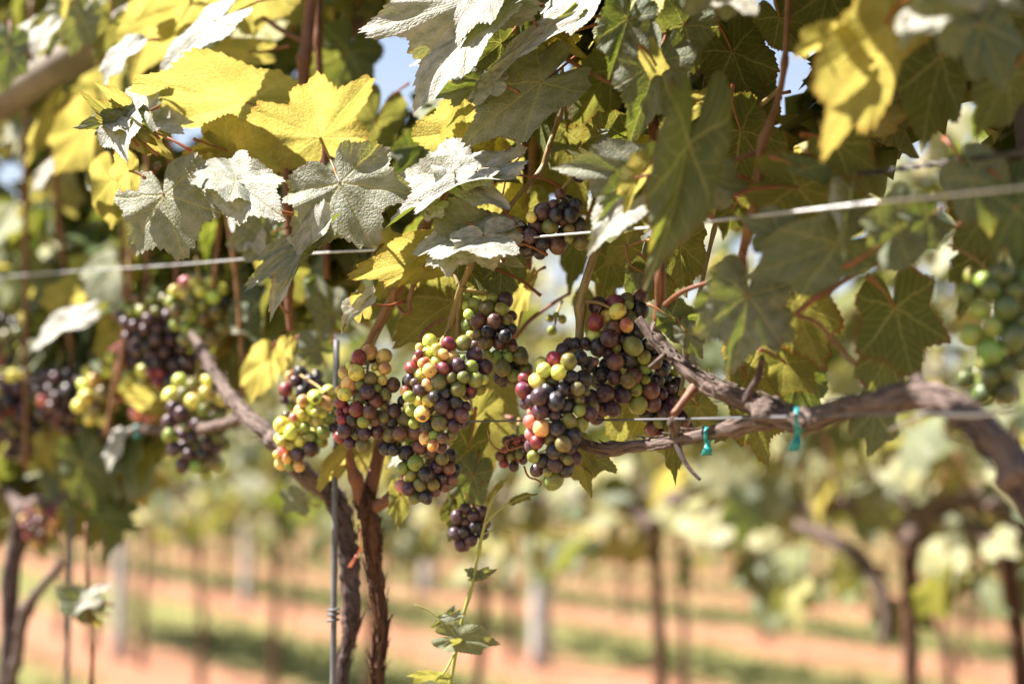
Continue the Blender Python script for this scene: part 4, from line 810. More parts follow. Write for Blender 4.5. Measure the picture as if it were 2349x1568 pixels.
bunch('dusky bunch deep in shade below the yellow-tipped leaf', cluster(1615, 215, 1605, 390, 44, 19, 'kp', 'kb', 'kpb', 23, 34), 1, 0, 0, 1.38, .8, 'kp', 14, (1620, 160, 1.38))
bunch('large unripe green bunch hanging against the dark post', cluster(2318, 610, 2275, 905, 88, 28, 'hh', 'hgg', 'hhg', 24, 50), 1, 0, 0, 1.06, .8, 'gh', 20, (2310, 560, 1.06))
bunch('three tiny green grapes on a bare stalk in the bright gap', [(1262, 730, 9, 'g'), (1290, 732, 10, 'g'), (1266, 758, 12, 'g'), (1276, 722, 7, 'g')], 1, 0, 0, 1.52, .3, 'g', 0, (1290, 690, 1.55))
bunch('single green grapes among the shaded leaves above the reddish spur', [(1730, 660, 13, 'g'), (1738, 690, 11, 'g'), (1718, 684, 9, 'o')], 1, 0, 0, 1.25, .3, 'g', 0, (1735, 630, 1.24))
BL = 'blurred bunches further along the row'
bunch('blurred dark purple bunch hanging beside the one with yellow top grapes', cluster(352, 685, 352, 815, 70, 16.5, 'ogk', 'pk', 'kp', 31, 44), 1, 0, 0, 1.98, .9, 'kp', 20, (350, 620, 1.98), group=BL)
bunch('blurred bunch with bright yellow and pink grapes capping green ones', cluster(458, 645, 470, 800, 66, 17.7, 'yyyan', 'og', 'gook', 32, 46), 1, 0, 0, 1.90, .9, 'go', 20, (450, 590, 1.9), group=BL)
bunch('blurred pinkish purple bunch with few grapes under the dark purple one', cluster(300, 800, 320, 870, 50, 16.5, 'npy', 'np', 'ppk', 33, 18), 1, 0, 0, 2.02, .8, 'rp', 6, (320, 760, 2.02), group=BL)
bunch('blurred green and purple bunch hanging lowest left of the dark cordon', cluster(450, 872, 458, 1085, 66, 16.5, 'yypo', 'pkg', 'gkop', 34, 60), 1, 0, 0, 1.88, .9, 'gkp', 24, (455, 820, 1.88), group=BL)
bunch('blurred cream-yellow bunch above the yellow leaf tip', cluster(345, 850, 335, 960, 59, 17.7, 'yyg', 'yyn', 'ygn', 35, 34), 1, 0, 0, 2.0, .8, 'yg', 12, (350, 820, 2.0), group=BL)
bunch('blurred golden bunch beside the cream-yellow one', cluster(240, 850, 222, 975, 52, 17.7, 'yya', 'yy', 'yoan', 36, 34), 1, 0, 0, 2.08, .8, 'ya', 12, (250, 800, 2.08), group=BL)
bunch('blurred mauve-pink bunch furthest along the near row', cluster(40, 860, 60, 1050, 70, 16.5, 'nyp', 'pnp', 'ppko', 37, 60), 1, 0, 0, 2.30, .9, 'rp', 22, (50, 800, 2.3), group=BL)
bunch('blurred dusky violet bunch above the mauve-pink one', cluster(25, 735, 20, 830, 52, 16.5, 'kp', 'pn', 'kpo', 38, 28), 1, 0, 0, 2.34, .8, 'kp', 10, (25, 690, 2.34), group=BL)
bunch('blurred black and violet bunch between the golden bunch and the mauve-pink one', cluster(140, 850, 150, 985, 58, 16, 'kp', 'pn', 'kpb', 41, 40), 1, 0, 0, 2.2, .9, 'kp', 16, (140, 800, 2.2), group=BL)
bunch('blurred black bunch filling the shade under the yellow-capped one', cluster(405, 780, 400, 900, 60, 15, 'kp', 'kr', 'kpp', 42, 40), 1, 0, 0, 1.98, .9, 'kp', 16, (405, 740, 1.98), group=BL)
bunch('blurred green berries deep in the shade between the red canes', cluster(715, 700, 710, 790, 45, 11, 'yg', 'g', 'go', 39, 26), 1, 0, 0, 1.85, .8, 'go', 10, (720, 660, 1.85), group=BL)
bunch('blurred brownish bunch inside the bend of the far trunk', cluster(95, 1165, 90, 1245, 36, 12, 'ra', 'ra', 'ba', 40, 22), 1, 0, 0, 2.28, .8, 'rb', 8, (95, 1150, 2.28), group=BL)

# ------------------------------------------------------------------ the leaves one can pick out
A, B, RV, LV = V_A, V_B, V_R, V_L
# left, in focus
hero(A, 376, 448, 425, 590, 1.42, 240, 'g', pet=(345, 395, 1.44), col=(.15, .5, .25), fold=.02, label='broad grey-green leaf dappled with shadow')
hero(B, 780, 421, 852, 560, 1.40, 275, 'g', n=(-.10, .26, .96), pet=(735, 318, 1.47), col=(.2, .5, .25), lob=1.25, fold=-.02, lobefold=.5, droop=.1)
hero(B, 736, 316, 716, 196, 1.47, 240, 'y', lob=1.9, fold=.35, col=(.95, .1, .5), pet=(780, 421, 1.41), droop=.0)
hero(A, 520, 345, 632, 372, 1.49, 175, 'y', col=(.95, .1, .4), droop=.1)
hero(A, 541, 420, 655, 496, 1.40, 150, 'w', pet=(532, 490, 1.42), fold=.1)
hero(A, 541, 415, 420, 352, 1.395, 110, 'w', n=(-.05, .7, .7), pet=False, col=(.05, .7, .2))
hero(A, 490, 370, 425, 345, 1.49, 120, 'y', col=(1, .1, .4))
hero(A, 565, 235, 338, 205, 1.52, 175, 'y', lob=1.2, col=(1, .1, .2), droop=.05, label='big glowing yellow leaf')
# curled young shoot
hero(A, 297, 300, 212, 232, 1.40, 62, 'y', n=(.45, -.2, .85), col=(.5, .3, .4), curl=.7, cup=.4, wave=.14, pet=False)
hero(A, 300, 300, 240, 235, 1.385, 80, 'g', col=(.45, 0.17, .3), curl=.6, fold=.5, wave=.15); hero(A, 290, 270, 190, 290, 1.38, 62, 'd', col=(.2, 0.28, .3), curl=.4)
hero(A, 285, 282, 305, 365, 1.375, 110, 'w', col=(.1, 1, .1), fold=.3); hero(A, 270, 290, 205, 270, 1.37, 55, 'W', fold=.3)
hero(A, 296, 392, 250, 395, 1.41, 90, 'y', n=(.2, -.5, .84), col=(1, .1, .5)); hero(A, 310, 300, 380, 350, 1.41, 60, 'y', col=(1, .1, .3))
hero(A, 300, 250, 232, 192, 1.39, 40, 'y', col=(.9, .1, .6)); hero(A, 330, 290, 245, 250, 1.37, 40, 'W', fold=.5, wave=.12)
hero(A, 345, 285, 430, 250, 1.46, 110, 'w', n=(-.2, .8, .56)); hero(A, 330, 215, 300, 300, 1.47, 110, 'w', col=(.1, .8, .2)); hero(A, 350, 270, 415, 320, 1.5, 70, 'W')
hero(A, 490, 50, 330, 145, 1.55, 120, 'w', lob=.6, fold=.02, col=(.05, 1.2, .0)); hero(A, 285, 120, 225, 205, 1.62, 72, 'w', lob=.5, col=(.0, 1.2, .0))
hero(A, 350, 60, 285, 175, 1.72, 115, 'y', lob=.5, col=(1, .1, .2)); hero(A, 440, 10, 310, 50, 1.7, 110, 'y', col=(.9, .1, .2)); hero(A, 600, -30, 470, 45, 1.68, 150, 'y', col=(.9, .1, .2)); hero(A, 570, 120, 460, 130, 1.7, 60, 'y', col=(1, .1, .2))
hero(LV, 200, 290, 105, 400, 1.95, 110, 'y', lob=.4, col=(1, .1, .4)); hero(LV, 180, 260, 60, 330, 2.05, 110, 'o', col=(.5, .1, .3)); hero(LV, 120, 260, 40, 370, 2.0, 40, 'y', col=(1, .1, .2)); hero(LV, 110, 390, 60, 450, 1.98, 40, 'w')
hero(LV, 110, 70, 70, 148, 1.85, 60, 'w', lob=.4); hero(LV, 60, 80, 0, 165, 1.9, 80, 'w', lob=.4); hero(LV, 180, 60, 145, 105, 1.9, 34, 'W'); hero(LV, 150, 20, 110, 130, 1.88, 90, 'd'); hero(LV, 158, 0, 150, 58, 1.8, 34, 'y', col=(.9, .1, .1))
hero(A, 260, 410, 235, 520, 1.62, 100, 'y', lob=.4, col=(.9, .1, .3)); hero(A, 250, 420, 290, 500, 1.64, 100, 'd'); hero(A, 480, 400, 500, 480, 1.46, 60, 'y', col=(1, .1, .2))
hero(A, 712, 546, 577, 650, 1.40, 78, 'd', n=(.1, .35, .93), col=(.0, 0.47, .1), lob=1.6, pet=False); hero(A, 716, 560, 592, 722, 1.39, 80, 'W', n=(-.62, .35, .7), col=(.05, 1, .3), lob=1.2, fold=.4, pet=False)
# centre top
hero(B, 1085, 0, 822, 72, 1.38, 190, 'g', n=(.02, .30, .95), lob=.9, col=(.0, .95, .1), droop=.0, fold=-.05); hero(B, 1090, 60, 924, 238, 1.375, 150, 'w', col=(.0, 1.1, .1), lob=.7, fold=.12)
hero(B, 1120, -40, 1040, 95, 1.37, 120, 'w', lob=1.2, col=(.0, 1.1, .1))
hero(B, 1075, 415, 886, 352, 1.38, 120, 'w', n=(-.35, .62, .70), lob=1.4, col=(.0, 1.1, .1), wave=.08); hero(B, 1040, 380, 1012, 285, 1.385, 100, 'w', n=(-.3, .5, .8), lob=.4, col=(.0, 1.1, .1)); hero(B, 1095, 402, 868, 480, 1.37, 92, 'W', n=(-.3, .74, .60), lob=1.2, col=(.0, 1.1, .1), fold=.25); hero(B, 1090, 395, 1060, 430, 1.365, 110, 'w', col=(.0, 1.1, .1))
hero(B, 1085, 300, 940, 320, 1.46, 160, 'y', n=(.3, -.5, .8), col=(.95, .1, .2), droop=0); hero(B, 1075, 330, 1060, 225, 1.44, 130, 'y', col=(.7, .1, .3), lob=.6)
hero(B, 1240, 190, 1065, 318, 1.37, 180, 'g', n=(.05, .38, .92), col=(.05, 0.44, .15), lob=.8, fold=.05); hero(B, 1240, 80, 1060, 215, 1.36, 60, 'W', n=(-.5, .6, .62), col=(.0, 1.1, .1), lob=.5, fold=.1); hero(B, 1150, 100, 1075, 165, 1.41, 110, 'd', col=(.05, 0.33, .2)); hero(B, 1120, 190, 985, 222, 1.43, 80, 'd', col=(.0, 0.44, .2)); hero(B, 1130, 195, 1065, 212, 1.36, 70, 'w', lob=1.5)
hero(B, 1345, -10, 1212, 78, 1.37, 120, 'w', n=(-.4, .68, .6), col=(.0, 1.1, .1)); hero(B, 1290, 80, 1200, 100, 1.39, 50, 'y', col=(1, .1, .3)); hero(B, 1260, 80, 1330, 110, 1.385, 60, 'y', col=(1, .1, .2), curl=.5)
hero(B, 1085, 530, 965, 462, 1.37, 100, 'g', n=(.25, .1, .96), col=(.3, 0.25, .2), fold=.3); hero(B, 1000, 470, 975, 500, 1.365, 60, 'w', lob=1.3)
hero(B, 1105, 540, 935, 535, 1.35, 130, 'w', n=(-.2, .78, .6), lob=1.0, col=(.0, 1.1, .1)); hero(B, 1110, 542, 1135, 608, 1.345, 165, 'g', n=(.06, .35, .93), lob=1.2, col=(.0, .85, .2)); hero(B, 1060, 560, 970, 600, 1.36, 100, 'w', n=(-.3, .6, .75), lob=.8)
hero(B, 1040, 590, 800, 610, 1.44, 120, 'y', n=(.25, -.62, .75), col=(1, .1, .3), lob=1.0); hero(B, 950, 600, 860, 680, 1.48, 120, 'o', col=(.6, .1, .2)); hero(B, 880, 560, 920, 535, 1.46, 60, 'y', col=(1, .1, .2))
hero(B, 832, 700, 765, 752, 1.40, 52, 'w', n=(-.6, .4, .7), fold=.4, pet=(930, 690, 1.43)); hero(B, 830, 705, 828, 645, 1.41, 46, 'y', col=(1, .1, .3), pet=False); hero(B, 970, 612, 908, 655, 1.42, 40, 'y', col=(.95, .1, .2))
hero(B, 1050, 570, 1108, 668, 1.42, 80, 'o', n=(-.1, -.1, 1), col=(.0, .3, .2)); hero(B, 1150, 600, 1150, 705, 1.45, 115, 'd', col=(.0, 0.17, .2), lob=.5); hero(B, 1120, 590, 1200, 600, 1.43, 60, 'W', lob=.6); hero(B, 1205, 660, 1175, 745, 1.50, 40, 'y', col=(.9, .1, .2))
hero(B, 1040, 690, 895, 790, 1.50, 190, 'o', col=(.5, .1, .3), lob=.5); hero(B, 1045, 700, 1010, 800, 1.52, 130, 'o', col=(.6, .1, .2), lob=.5); hero(B, 960, 620, 1000, 730, 1.51, 120, 'o', col=(.4, .2, .2))
hero(B, 1210, 150, 1270, 400, 1.45, 95, 'o', n=(-.15, .0, .98), col=(.0, .35, .1), lob=.5, label='long pale hanging leaf seen from below'); hero(B, 1405, 160, 1300, 280, 1.48, 140, 'o', col=(.35, .1, .3)); hero(B, 1300, 300, 1330, 480, 1.5, 150, 'o', col=(.45, .1, .3)); hero(B, 1150, 420, 1130, 560, 1.5, 110, 'y', col=(.6, .1, .3), lob=.6); hero(B, 1130, 330, 1110, 460, 1.47, 90, 'y', col=(.7, .1, .3)); hero(B, 1200, 480, 1180, 600, 1.52, 120, 'o', col=(.4, .1, .2))
hero(B, 1020, 20, 1190, 130, 1.50, 150, 'o', col=(.35, .1, .2)); hero(B, 980, 330, 900, 420, 1.62, 110, 'd'); hero(B, 800, 120, 760, 250, 1.8, 150, 'd', col=(.1, 0.17, .2)); hero(B, 860, 280, 800, 420, 1.7, 130, 'o', col=(.4, .1, .2))
# below the bunches
hero(B, 800, 1032, 725, 1112, 1.54, 55, 'y', col=(1, .1, .2), pet=False); hero(B, 850, 1025, 835, 1085, 1.58, 90, 'y', col=(1, .1, .1), pet=False); hero(B, 930, 1040, 880, 1072, 1.53, 26, 'w', pet=False)
hero(B, 1075, 1030, 1025, 1180, 1.52, 80, 'o', col=(.1, .35, .2), lob=.6); hero(B, 1085, 1090, 1055, 1180, 1.51, 85, 'd', col=(.1, 0.22, .2)); hero(B, 1060, 1150, 1030, 1235, 1.53, 80, 'o', col=(.3, .2, .3)); hero(B, 1090, 960, 1120, 1080, 1.56, 150, 'o', col=(.5, .1, .3)); hero(B, 918, 1135, 912, 1215, 1.5, 52, 'o', col=(.4, .1, .2), lob=.5); hero(B, 1120, 880, 1190, 960, 1.6, 110, 'o', col=(.5, .1, .2), lob=.4)
hero(B, 1060, 1175, 1030, 1210, 1.52, 16, 'y', col=(1, .1, .2), pet=False)
hero(RV, 1325, 1032, 1355, 1135, 1.36, 66, 'o', n=(.1, -.35, .93), col=(.55, .1, .2), pet=False); hero(RV, 1335, 1035, 1420, 1080, 1.37, 70, 'd', col=(.2, 0.17, .2), pet=False)
hero(RV, 1545, 1010, 1548, 1112, 1.38, 46, 'o', col=(.2, .3, .2), lob=.5); hero(RV, 1450, 900, 1400, 1010, 1.5, 150, 'y', col=(.6, .1, .3)); hero(RV, 1480, 920, 1520, 1030, 1.5, 120, 'y', col=(.5, .1, .2)); hero(RV, 1600, 930, 1640, 985, 1.36, 70, 'o', col=(.4, .1, .3))
hero(RV, 1722, 915, 1758, 1060, 1.30, 120, 'o', n=(.1, -.2, .97), col=(.35, .15, .8)); hero(RV, 2005, 945, 2000, 1045, 1.16, 115, 'd', col=(.05, 0.11, .4)); hero(RV, 1660, 985, 1640, 1015, 1.27, 40, 'd', col=(.0, 0.06, 1.0))
# right, mostly in shade
hero(RV, 2055, 705, 2085, 860, 1.17, 200, 'o', n=(.05, .0, 1), lob=1.5, col=(.15, .2, .6), pet=(1990, 632, 1.145), droop=.05, fold=.02, label='deep olive leaf with deep lobes, hanging alone')
hero(RV, 1822, 690, 1886, 846, 1.22, 190, 'o', n=(.05, -.15, .98), lob=.6, col=(.45, .15, 1.0), pet=False)
hero(RV, 1920, 560, 1700, 640, 1.12, 180, 'd', col=(.0, 0.28, .2), lob=.6, droop=.1); hero(RV, 1790, 540, 1700, 500, 1.13, 120, 'd', col=(.0, 0.28, .2), lob=.5)
hero(RV, 1715, 680, 1690, 850, 1.16, 210, 'd', col=(.0, 0.36, .2), lob=1.2); hero(RV, 1660, 680, 1600, 760, 1.165, 110, 'd', col=(.0, 0.33, .2)); hero(RV, 1760, 740, 1835, 780, 1.165, 110, 'd', col=(.0, 0.33, .2))
hero(RV, 1540, 730, 1600, 780, 1.29, 90, 'd', col=(.0, 0.17, .2), fold=.4, wave=.12); hero(RV, 1575, 765, 1615, 815, 1.28, 60, 'd', col=(.0, 0.28, .2))
hero(RV, 1800, 830, 1870, 900, 1.24, 130, 'o', col=(.35, .15, .7)); hero(RV, 1830, 850, 1880, 960, 1.26, 110, 'd', col=(.0, 0.11, .3)); hero(RV, 1740, 800, 1800, 935, 1.28, 170, 'o', col=(.4, .1, .6)); hero(RV, 2040, 800, 1980, 930, 1.22, 120, 'd', col=(.05, 0.17, .4))
hero(RV, 1580, 330, 1510, 655, 1.15, 185, 'd', n=(.25, .05, .97), col=(.18, .12, .3), lob=.25, teeth=.7, fold=.42, curl=.5, droop=.15, wave=.09, lobefold=.3, pet=False, label='large smooth grey-green leaf hanging in front of the upper wire'); hero(RV, 1590, 400, 1748, 432, 1.19, 130, 'd', col=(.0, .35, .2), lob=.8, wave=.09)
hero(RV, 1495, 400, 1275, 370, 1.25, 150, 'g', n=(.05, .2, .98), col=(.0, 0.47, .1), lob=.9); hero(RV, 1480, 410, 1350, 560, 1.22, 120, 'd', n=(.05, .25, .96), col=(.0, 0.30, .1), lob=.7); hero(RV, 1440, 470, 1335, 560, 1.21, 95, 'w', lob=.5, col=(.0, 1, .1)); hero(RV, 1475, 395, 1425, 490, 1.2, 60, 'y', col=(.8, .1, .2), fold=.5)
hero(RV, 1440, 45, 1400, 180, 1.27, 130, 'd', col=(.05, 0.33, .2), lob=.5); hero(RV, 1505, 145, 1450, 320, 1.26, 175, 'd', n=(.12, .2, .97), col=(.0, 0.25, .2), lob=.6); hero(RV, 1570, 60, 1500, 180, 1.29, 150, 'd', col=(.0, 0.17, .3)); hero(RV, 1505, 150, 1560, 240, 1.25, 60, 'y', col=(.7, .1, .3)); hero(RV, 1560, 275, 1628, 192, 1.27, 55, 'y', col=(.8, .1, .3), lob=1.3)
hero(RV, 1680, 120, 1740, 260, 1.34, 190, 'o', n=(.2, -.1, .97), col=(.15, .1, .5), lob=.5); hero(RV, 1640, 40, 1640, 190, 1.37, 170, 'o', col=(.1, .1, .3), lob=.5); hero(RV, 1720, 250, 1640, 330, 1.36, 140, 'o', col=(.25, .1, .4)); hero(RV, 1700, 300, 1790, 420, 1.33, 150, 'o', col=(.2, .1, .4)); hero(RV, 1790, 40, 1850, 130, 1.3, 120, 'o', col=(.2, .1, .4), lob=.5)
hero(RV, 1900, -20, 1870, 110, 1.25, 150, 'o', col=(.2, .1, .4)); hero(RV, 2120, 40, 1990, 20, 1.15, 160, 'o', col=(.1, .1, .3)); hero(RV, 1700, -60, 1580, 30, 1.15, 140, 'd', col=(.0, 0.50, .1)); hero(RV, 1640, -60, 1700, 40, 1.16, 120, 'w')
hero(RV, 2040, 60, 1860, 370, 1.06, 210, 'y', n=(.50, -.30, .81), lob=1.2, col=(1, .1, .5), droop=.05, fold=.1, label='big out-of-focus yellow leaf glowing against shade', pet=False)
hero(RV, 1900, 90, 1800, 130, 1.07, 60, 'y', col=(.9, .1, .4), fold=.5, pet=False); hero(RV, 1945, 90, 1890, 62, 1.06, 46, 'y', col=(.9, .1, .5), pet=False)
hero(RV, 2150, -30, 2290, 55, .98, 110, 'W', n=(-.3, .88, .36), col=(.0, 1.2, .0), lob=.7); hero(RV, 2160, 20, 2040, 100, .985, 90, 'w', n=(-.35, .8, .5), col=(.0, 1.2, .0), lob=.6); hero(RV, 2170, 60, 2210, 130, .99, 100, 'd', col=(.0, 0.17, .2))
hero(RV, 2160, 130, 2090, 360, 1.16, 190, 'o', n=(.2, -.05, .97), lob=.4, col=(.15, .1, .4)); hero(RV, 1920, 330, 2030, 395, 1.17, 105, 'o', col=(.25, .1, .9), lob=.5); hero(RV, 1830, 430, 2045, 480, 1.19, 150, 'o', col=(.25, .1, .7), lob=.5); hero(RV, 1760, 440, 1830, 520, 1.22, 130, 'o', col=(.2, .1, .5)); hero(RV, 1850, 385, 1945, 410, 1.15, 50, 'd', col=(.0, 0.17, .2))
hero(RV, 2060, 530, 2180, 420, 1.1, 170, 'd', col=(.0, 0.14, .3), lob=.5); hero(RV, 2230, 410, 2300, 540, 1.08, 180, 'd', col=(.0, 0.08, .3), lob=.5); hero(RV, 2130, 500, 2070, 555, 1.1, 130, 'd', col=(.0, 0.22, .3)); hero(RV, 2320, 170, 2220, 320, 1.12, 140, 'o', col=(.1, .1, .4), lob=.5); hero(RV, 2250, 60, 2330, 200, 1.06, 170, 'd', col=(.0, 0.06, .3)); hero(RV, 2330, 480, 2345, 620, 1.06, 120, 'd', col=(.0, 0.11, .3)); hero(RV, 1950, 480, 1885, 580, 1.14, 46, 'W', fold=.8, lob=.3)
hero(RV, 2280, 560, 2200, 720, 1.18, 130, 'o', col=(.1, .1, .3)); hero(RV, 1440, 565, 1385, 605, 1.33, 60, 'o', col=(.4, .1, .3)); hero(RV, 1400, 600, 1380, 680, 1.5, 90, 'o', col=(.1, .4, .3)); hero(RV, 1470, 600, 1455, 720, 1.42, 80, 'd', col=(.0, 0.39, .2), lob=.4); hero(RV, 1560, 560, 1570, 680, 1.4, 130, 'o', col=(.25, .2, .8), lob=.5); hero(RV, 1680, 480, 1655, 545, 1.25, 70, 'o', col=(.2, .1, .8)); hero(RV, 1500, 620, 1540, 700, 1.42, 110, 'o', col=(.3, .2, .3))
hero(B, 1330, 540, 1300, 680, 1.62, 70, 'o', col=(.1, .4, .2), lob=.4); hero(B, 1370, 700, 1400, 800, 1.6, 110, 'o', col=(.2, .3, .2), lob=.5)
# the far left, blurred
hero(LV, 150, 690, 110, 650, 2.1, 95, 'y', lob=.3, col=(.9, .1, .1)); hero(LV, 165, 735, 30, 800, 2.0, 62, 'w', lob=.4, col=(.0, 1.1, .0)); hero(LV, 255, 760, 225, 850, 2.05, 58, 'y', lob=.4, col=(.9, .1, .1)); hero(A, 340, 930, 400, 1010, 1.96, 52, 'y', lob=.3, col=(.9, .1, .1))
hero(A, 610, 830, 560, 920, 1.75, 86, 'y', lob=.5, col=(1, .1, .3)); hero(A, 655, 800, 640, 860, 1.7, 40, 'y', lob=.3, col=(1, .1, .1)); hero(LV, 110, 1020, 105, 1090, 2.2, 62, 'y', lob=.3, col=(.95, .1, .1)); hero(A, 270, 1010, 250, 1070, 2.0, 52, 'w', lob=.8)
hero(LV, 190, 1060, 240, 1190, 2.1, 105, 'd', col=(.0, 0.11, .2), lob=.5); hero(LV, 250, 1180, 320, 1225, 2.1, 44, 'd', col=(.05, 0.11, .2)); hero(LV, 270, 1180, 245, 1290, 2.15, 50, 'd', col=(.0, 0.06, .2)); hero(LV, 195, 1390, 130, 1345, 1.9, 70, 'd', col=(.1, 0.28, .2)); hero(LV, 205, 1375, 145, 1395, 1.89, 40, 'w', col=(.1, .6, .1)); hero(LV, 200, 1370, 240, 1335, 1.9, 36, 'W'); hero(LV, 215, 1425, 235, 1435, 1.9, 24, 'y', col=(1, .1, .1))
hero(A, 690, 1150, 640, 1130, 1.75, 60, 'd', col=(.0, 0.44, .1)); hero(A, 600, 540, 520, 560, 1.6, 110, 'd', col=(.0, 0.50, .2)); hero(A, 560, 510, 620, 590, 1.62, 70, 'w'); hero(A, 730, 800, 690, 760, 1.75, 90, 'd', col=(.0, 0.33, .1)); hero(A, 760, 720, 730, 640, 1.72, 90, 'd', col=(.0, 0.28, .1)); hero(A, 640, 600, 680, 680, 1.7, 110, 'y', col=(.4, .1, .2))
ls = empty('vine_shoot', P(205, 1700, 1.9), 'thin brown shoot with a pale leaf spray, standing left of the grey post', 'vine shoot')
branch('stem', ls, [(205, 1640, 1.9, 5), (212, 1500, 1.9, 5), (206, 1410, 1.9, 4), (200, 1330, 1.92, 4), (196, 1200, 1.95, 3)], M_CANE_RED, 8, 40, .06, 0, .05, 91)
st2 = P(165, 1150, 2.25); sk2 = empty('steel_stake', (st2.x, st2.y, 0), 'thin grey steel stake beside the far dark trunk', 'stake'); sub('rod', tube_mesh('rod', tube_geo([(0, 0, -.1, .004), (0, 0, .6, .004), (0, 0, st2.z, .004)], 10, 24), M_STEEL), sk2)

# ------------------------------------------------------------------ the mass of leaves behind and above
def root_for(px):
    order = [V_L, V_A, V_B, V_R]; i = 0 if px < 330 else 1 if px < 740 else 2 if px < 1330 else 3
    for v in (order[i], order[max(0, i - 1)], order[min(3, i + 1)]):
        if cnt_by.get(v.name, 0) < LIMIT[v.name]: return v
    return None
LIMIT = {v.name: 284 - sum(1 for c in v.children if c.name.split('.')[0] == 'leaf') for v in (V_L, V_A, V_B, V_R)}
def lower_edge(px): return np.interp(px, (-300, 200, 340, 560, 760, 1000, 1200, 1350, 1600, 1800, 2600), (1200, 1190, 1040, 790, 710, 640, 520, 430, 520, 620, 640))
cnt_by = {}
LIT += [P(*q) for q in ((990, 800, 1.33), (960, 900, 1.31), (950, 960, 1.32), (1010, 830, 1.33), (850, 810, 1.42), (800, 870, 1.41), (790, 930, 1.41), (830, 900, 1.40), (700, 910, 1.52), (650, 960, 1.52), (680, 1000, 1.51), (740, 920, 1.52), (1250, 850, 1.29), (1210, 880, 1.29), (1215, 960, 1.28), (1215, 1000, 1.28), (1260, 900, 1.27), (1390, 725, 1.33), (1375, 770, 1.33), (1082, 700, 1.38), (2100, 885, 1.05), (620, 1000, 1.63), (690, 1075, 1.61), (1240, 1060, 1.28), (340, 500, 1.42), (400, 560, 1.42), (700, 400, 1.4), (850, 500, 1.4), (450, 660, 1.88), (340, 900, 1.98), (230, 900, 2.05), (420, 900, 1.86), (60, 950, 2.27))]
LITA = np.array([tuple(q) for q in LIT]); SD = np.array(tuple(S_DIR))
def blocks(c, size):
    v = np.array(tuple(c)) - LITA; t = v @ SD; dd = np.linalg.norm(v - t[:, None] * SD, axis=1)
    return bool(((t > .02) & (dd < size * .8)).any())
GAPS = ((545, 235, 26), (600, 215, 24), (770, 165, 40), (860, 130, 26), (890, 205, 30), (830, 90, 18), (500, 300, 18), (930, 260, 20), (1740, 50, 60), (1775, 175, 28), (1805, 290, 20), (2150, 430, 34), (2240, 300, 44), (1310, 235, 24), (1290, 130, 20), (400, 330, 20), (1010, 150, 24), (40, 430, 22),
        (1265, 620, 60), (1290, 740, 70), (1240, 690, 60), (1600, 600, 60), (1930, 560, 60), (2010, 640, 60), (1960, 720, 50), (2120, 640, 60), (1640, 900, 60))
def in_gap(p, sz):
    a, b, d = to_px(p); q = sz * FPX / d * .55
    return any(math.hypot(a - x, b - y) < rr + q for x, y, rr in GAPS)
def scatter(n, xr, yr, dr, size=(.052, .080), p_keep=None, seed=1, abs_d=False):
    random.seed(seed); m = 0
    while m < n:
        px, py = random.uniform(*xr), random.uniform(*yr); m += 1
        if py > lower_edge(px) * random.uniform(.86, 1.04): continue
        if p_keep and random.random() > p_keep(px, py): continue
        d = random.uniform(*dr) if abs_d else rowd(min(max(px, -500), 2500), random.uniform(*dr))
        r = root_for(px)
        if r is None: continue
        p = P(px, py, d); sz = random.uniform(*size)
        if blocks(p - Vector((0, 0, .35 * sz)), sz) or in_gap(p - Vector((0, 0, .4 * sz)), sz): continue
        cnt_by[r.name] = cnt_by.get(r.name, 0) + 1
        rand_leaf(r, p, sz)
scatter(560, (-250, 760), (-330, 1080), (.10, .50), seed=3)
scatter(170, (760, 1330), (-330, 660), (.12, .42), seed=4)
scatter(170, (1330, 2560), (-330, 660), (.12, .38), seed=5)
# unseen leaves added above the frame to shade this end of the row
def over(px, py): return 1.0 if px > 1270 + .70 * py else 0.0
scatter(330, (750, 2350), (-800, -270), (.88, 1.34), p_keep=over, seed=6, abs_d=True)
print('leaves behind', cnt_by)

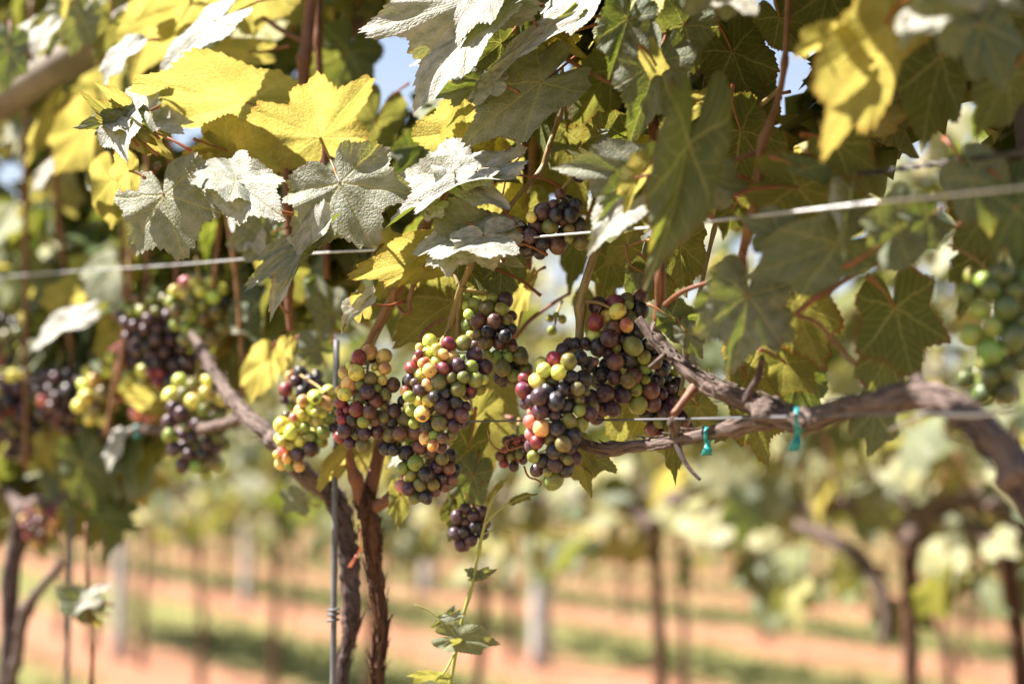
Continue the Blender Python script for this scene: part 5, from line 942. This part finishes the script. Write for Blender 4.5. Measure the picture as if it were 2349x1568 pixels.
def leaf_mass(root, n, xr, yr, off, seed):
    rs = np.random.default_rng(seed); V, F, T = [], [], []; base = [(0, 0), (.42, -.18), (.72, .15), (.52, .42), (.66, .74), (.25, .66), (0, 1.0), (-.25, .66), (-.66, .74), (-.52, .42), (-.72, .15), (-.42, -.18)]
    while n > 0:
        px, py = rs.uniform(*xr), rs.uniform(*yr)
        if py > lower_edge(px) * rs.uniform(.88, 1.03): continue
        n -= 1; d = rowd(min(max(px, -500), 2500), rs.uniform(*off)); s = rs.uniform(.065, .09); c = np.array(tuple(P(px, py, d) - root.location))
        if blocks(P(px, py, d), s) or in_gap(P(px, py, d) - Vector((0, 0, .4 * s)), s): continue
        nn = Vector((rs.normal(-.3, .5), rs.normal(-.2, .6), rs.normal(.6, .4))).normalized(); tp = Vector((rs.normal(0, .5), rs.normal(0, .4), -1)); y = (tp - nn * tp.dot(nn)).normalized(); x = y.cross(nn); i = len(V)
        for a, b in base: V.append(c + s * (np.array(x) * a + np.array(y) * b + np.array(nn) * (.25 * abs(a) - .2 * b * b)))
        F += [(i, i + 1, i + 2, i + 3, i + 4, i + 5, i + 6), (i, i + 6, i + 7, i + 8, i + 9, i + 10, i + 11)]
        T += [(rs.uniform(.5, 1) if rs.random() < .2 else rs.uniform(0, .4), rs.uniform(.0, .12), .2, 1)] * 12  # little residue on the inner mass, deepening its shade by colour
    me = mesh_np('foliage', V, F, M_FOLIAGE, False); u = me.uv_layers.new(name='leaf'); idx = np.empty(len(me.loops), int); me.loops.foreach_get('vertex_index', idx); u.data.foreach_set('uv', np.array(V)[idx][:, [0, 2]].ravel() * 9)
    me.color_attributes.new('tint', 'FLOAT_COLOR', 'POINT').data.foreach_set('color', np.array(T, np.float32).ravel()); o = sub('foliage', me, root); o['kind'] = 'stuff'
leaf_mass(V_L, 1000, (-250, 330), (480, 1200), (.12, .6), 75); leaf_mass(V_A, 520, (330, 620), (480, 900), (.16, .6), 76); leaf_mass(V_A, 160, (580, 770), (520, 800), (.18, .5), 78); leaf_mass(V_B, 150, (770, 1210), (320, 680), (.14, .45), 77)
for x, y, d in ((1640, -430, .95), (1720, -460, .97), (1800, -440, .96), (1590, -380, .98), (1880, -470, .94), (1760, -390, .93), (1940, -420, .95)): hero(RV, x, y, x + 30, y + 150, d, 220, 'd', pet=False)  # unseen leaves added above the frame to shade the upper wire's right end
hero(A, 190, 40, 165, 130, 1.8, 80, 'd'); hero(A, 250, 60, 215, 140, 1.82, 90, 'o', col=(.3, .1, .3)); hero(LV, 20, 110, 10, 210, 1.85, 90, 'd')
leaf_mass(V_L, 1300, (-300, 330), (-330, 1080), (.35, .85), 71); leaf_mass(V_A, 1000, (330, 760), (-330, 830), (.35, .9), 72)
leaf_mass(V_B, 220, (760, 1330), (-330, 500), (.35, .6), 73); leaf_mass(V_R, 420, (1330, 2500), (-330, 420), (.3, .5), 74)
